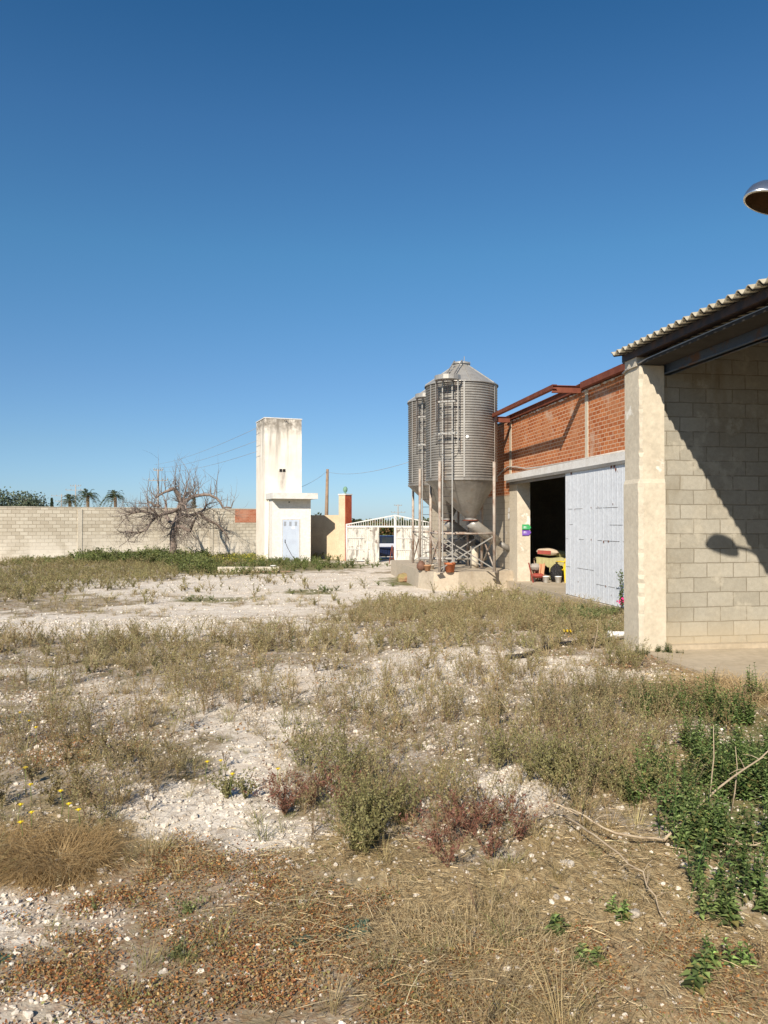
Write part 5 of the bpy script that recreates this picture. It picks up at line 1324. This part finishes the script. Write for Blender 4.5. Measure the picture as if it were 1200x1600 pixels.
# dead branches over the straw
def branch(name, label, pts, r, cat='branch'):
    w3 = [G(px, py) + Vector((0,0,h)) for px, py, h in pts]; o0 = w3[0].copy()
    fine = []; rr = []
    for i in range(len(w3)-1):
        for k in range(4):
            u = k/4; fine.append(w3[i].lerp(w3[i+1], u) - o0 + Vector((random.gauss(0,.006), random.gauss(0,.006), random.gauss(0,.004)))); rr.append(r*(1-.65*(i+u)/(len(w3)-1)))
    fine.append(w3[-1]-o0); rr.append(r*.3)
    t = thing(name, label, cat, o0)
    st_ = MB().tube(fine, rr, 6).build('stem', M['deadwood'], t)
    b = MB()
    for k in range(len(fine)//2, len(fine)):
        for _ in range(2):
            d = Vector((random.gauss(0,1), random.gauss(0,1), random.gauss(.2,.6))).normalized()*random.uniform(.04,.12); b.tube([fine[k], fine[k]+d*.5+Vector((0,0,.01)), fine[k]+d], [rr[k]*.5, rr[k]*.4, .001], 4, cap=False)
    b.build('side_twigs', M['deadwood'], st_)
M['deadwood'] = worn('dead_stalk', (.52,.42,.29), (.36,.27,.18), 20, .4, .7, rough=.9)
branch('dead_branch', 'pale dead stalk lying from the green patch toward the centre, lower end on straw', [(1040,1318,.02),(960,1330,.10),(890,1305,.16),(860,1290,.10)], .008)
branch('dead_branch', 'long pale dead branch lying across the green nettle patch', [(1035,1322,.05),(1120,1300,.26),(1200,1262,.36),(1260,1240,.4)], .008)
branch('dead_branch', 'curved dead stalk fallen forward over the straw', [(880,1295,.08),(930,1345,.14),(1000,1400,.12),(1040,1450,.03)], .007)
branch('dead_branch', 'thin dead stalk pointing toward the right red bush', [(905,1300,.1),(860,1288,.14),(820,1300,.1),(790,1330,.03)], .006)
branch('dead_branch', 'bleached twig at the right edge under the nettle patch', [(1110,1325,.03),(1160,1335,.06),(1210,1332,.05)], .007)
def stalk(label, px, pyb, pxt, pyt, r=.005, d=None):
    b0 = G(px, pyb); dd = proj(b0.x, b0.y)[2]; t_ = P(pxt, pyt, float(dd)*.98); t = thing('dry_stalk', label, 'stalk', b0)
    v = t_ - b0; MB().tube([Vector((0,0,0)), v*.35+Vector((.015,0,0)), v*.7+Vector((.02,.0,.0)), v], [r, r*.8, r*.6, r*.25], 6).build('stem', M['deadwood'], t)
stalk('tall bleached stalk rising from the nettle patch', 1098, 1295, 1113, 1132, .006)
stalk('shorter bleached stalk right of the tall one in the nettles', 1140, 1270, 1147, 1165, .005)
stalk('thin pale stalk left of the pillar foot', 919, 1040, 934, 970, .007)
stalk('bleached stalk above the centre weeds', 804, 1168, 812, 1110, .004)
stalk('leaning pale stalk beside the olive bush', 840, 1190, 775, 1085, .004)
stalk('faint upright stalk on the far gravel', 497, 950, 496, 912, .008)
stalk('faint upright stalk in the middle gravel', 358, 1000, 360, 955, .006)
# hose, pipe and scraps by the barn
hp = [G(px, py) + Vector((0,0,.035)) for px, py in ((790,1030),(820,1028),(850,1016),(870,1010),(890,1008),(930,1003),(960,1004))]
o = MB().tube([q-hp[0] for q in hp], .03, 8).build('hose', M['hose']); o.location = hp[0]; tag(o, 'black rubber hose snaking through the weeds left of the pillar', 'hose')
p = G(966, 1000); t = thing('pvc_pipe', 'short white plastic pipe end lying by the pillar foot', 'pipe', p + Vector((0,0,.09)), -YAW)
MB().tube([(-.10,0,0),(.14,.02,0)], .045, 14).build('pipe_tube', M['pvc'], t); MB().tube([(-.16,0,0),(-.10,0,0)], .054, 14).build('pipe_collar', M['pvc'], t)
def scrap(name, label, px, py, sx, sy, mat, rz=0):
    p = G(px, py); b = MB(); vs = []
    for i in range(9):
        for j in range(5): u = i/8-.5; v = j/4-.5; vs.append((u*sx, v*sy, .05+.02*math.sin(i*1.7)+.015*math.cos(j*2.1)))
    b.add(vs, [(i*5+j, (i+1)*5+j, (i+1)*5+j+1, i*5+j+1) for i in range(8) for j in range(4)], True)
    o = b.build(name, mat); o.location = p; o.rotation_euler = (0,0,-YAW+rz); tag(o, label, 'scrap')
M['paleyellow'] = worn('pale_yellow_sheet', (.72,.62,.30), (.62,.50,.22), 6, .4, .7, rough=.8)
scrap('plastic_scrap', 'pale yellow plastic scrap in the grass before the sliding door', 901, 961, .45, .35, M['paleyellow'])
scrap('plastic_scrap', 'small bright yellow scrap in the grass above the hose', 886, 991, .12, .2, M['yellow'])
scrap('plastic_scrap', 'yellow scrap at the chipped foot of the pillar', 1001, 1008, .07, .1, M['yellow'])
# bougainvillea sprig
p = P(972, 940, 16.6); pz = gzf(p.x, p.y)
t = thing('flowering_sprig', 'green sprig with magenta flower between the sliding door and pillar', 'plant', (p.x, p.y, pz))
q, c = weed(5, .9, .12, 22, .05, .03, ((.09,.15,.04),(.13,.17,.06)), (.12,.10,.06), .2, .008)
S = Soup(); S.add(q, c); S.build('foliage', M['leaf'], t)
M['magenta'] = NT('magenta_petal').out((.75,.03,.22), .6)
b = MB(); rr = random.Random(3)
for k in range(40):
    c0 = Vector((rr.gauss(0,.05), rr.gauss(0,.05), p.z-pz+.02+rr.gauss(0,.035))); d1 = Vector((rr.gauss(0,1), rr.gauss(0,1), rr.gauss(0,1))).normalized()*.03; d2 = d1.cross(Vector((rr.gauss(0,1), rr.gauss(0,1), rr.gauss(0,1)))).normalized()*.02
    b.add([c0-d1, c0+d2, c0+d1, c0-d2], [(0,1,2,3)])
b.build('petals', M['magenta'], t)
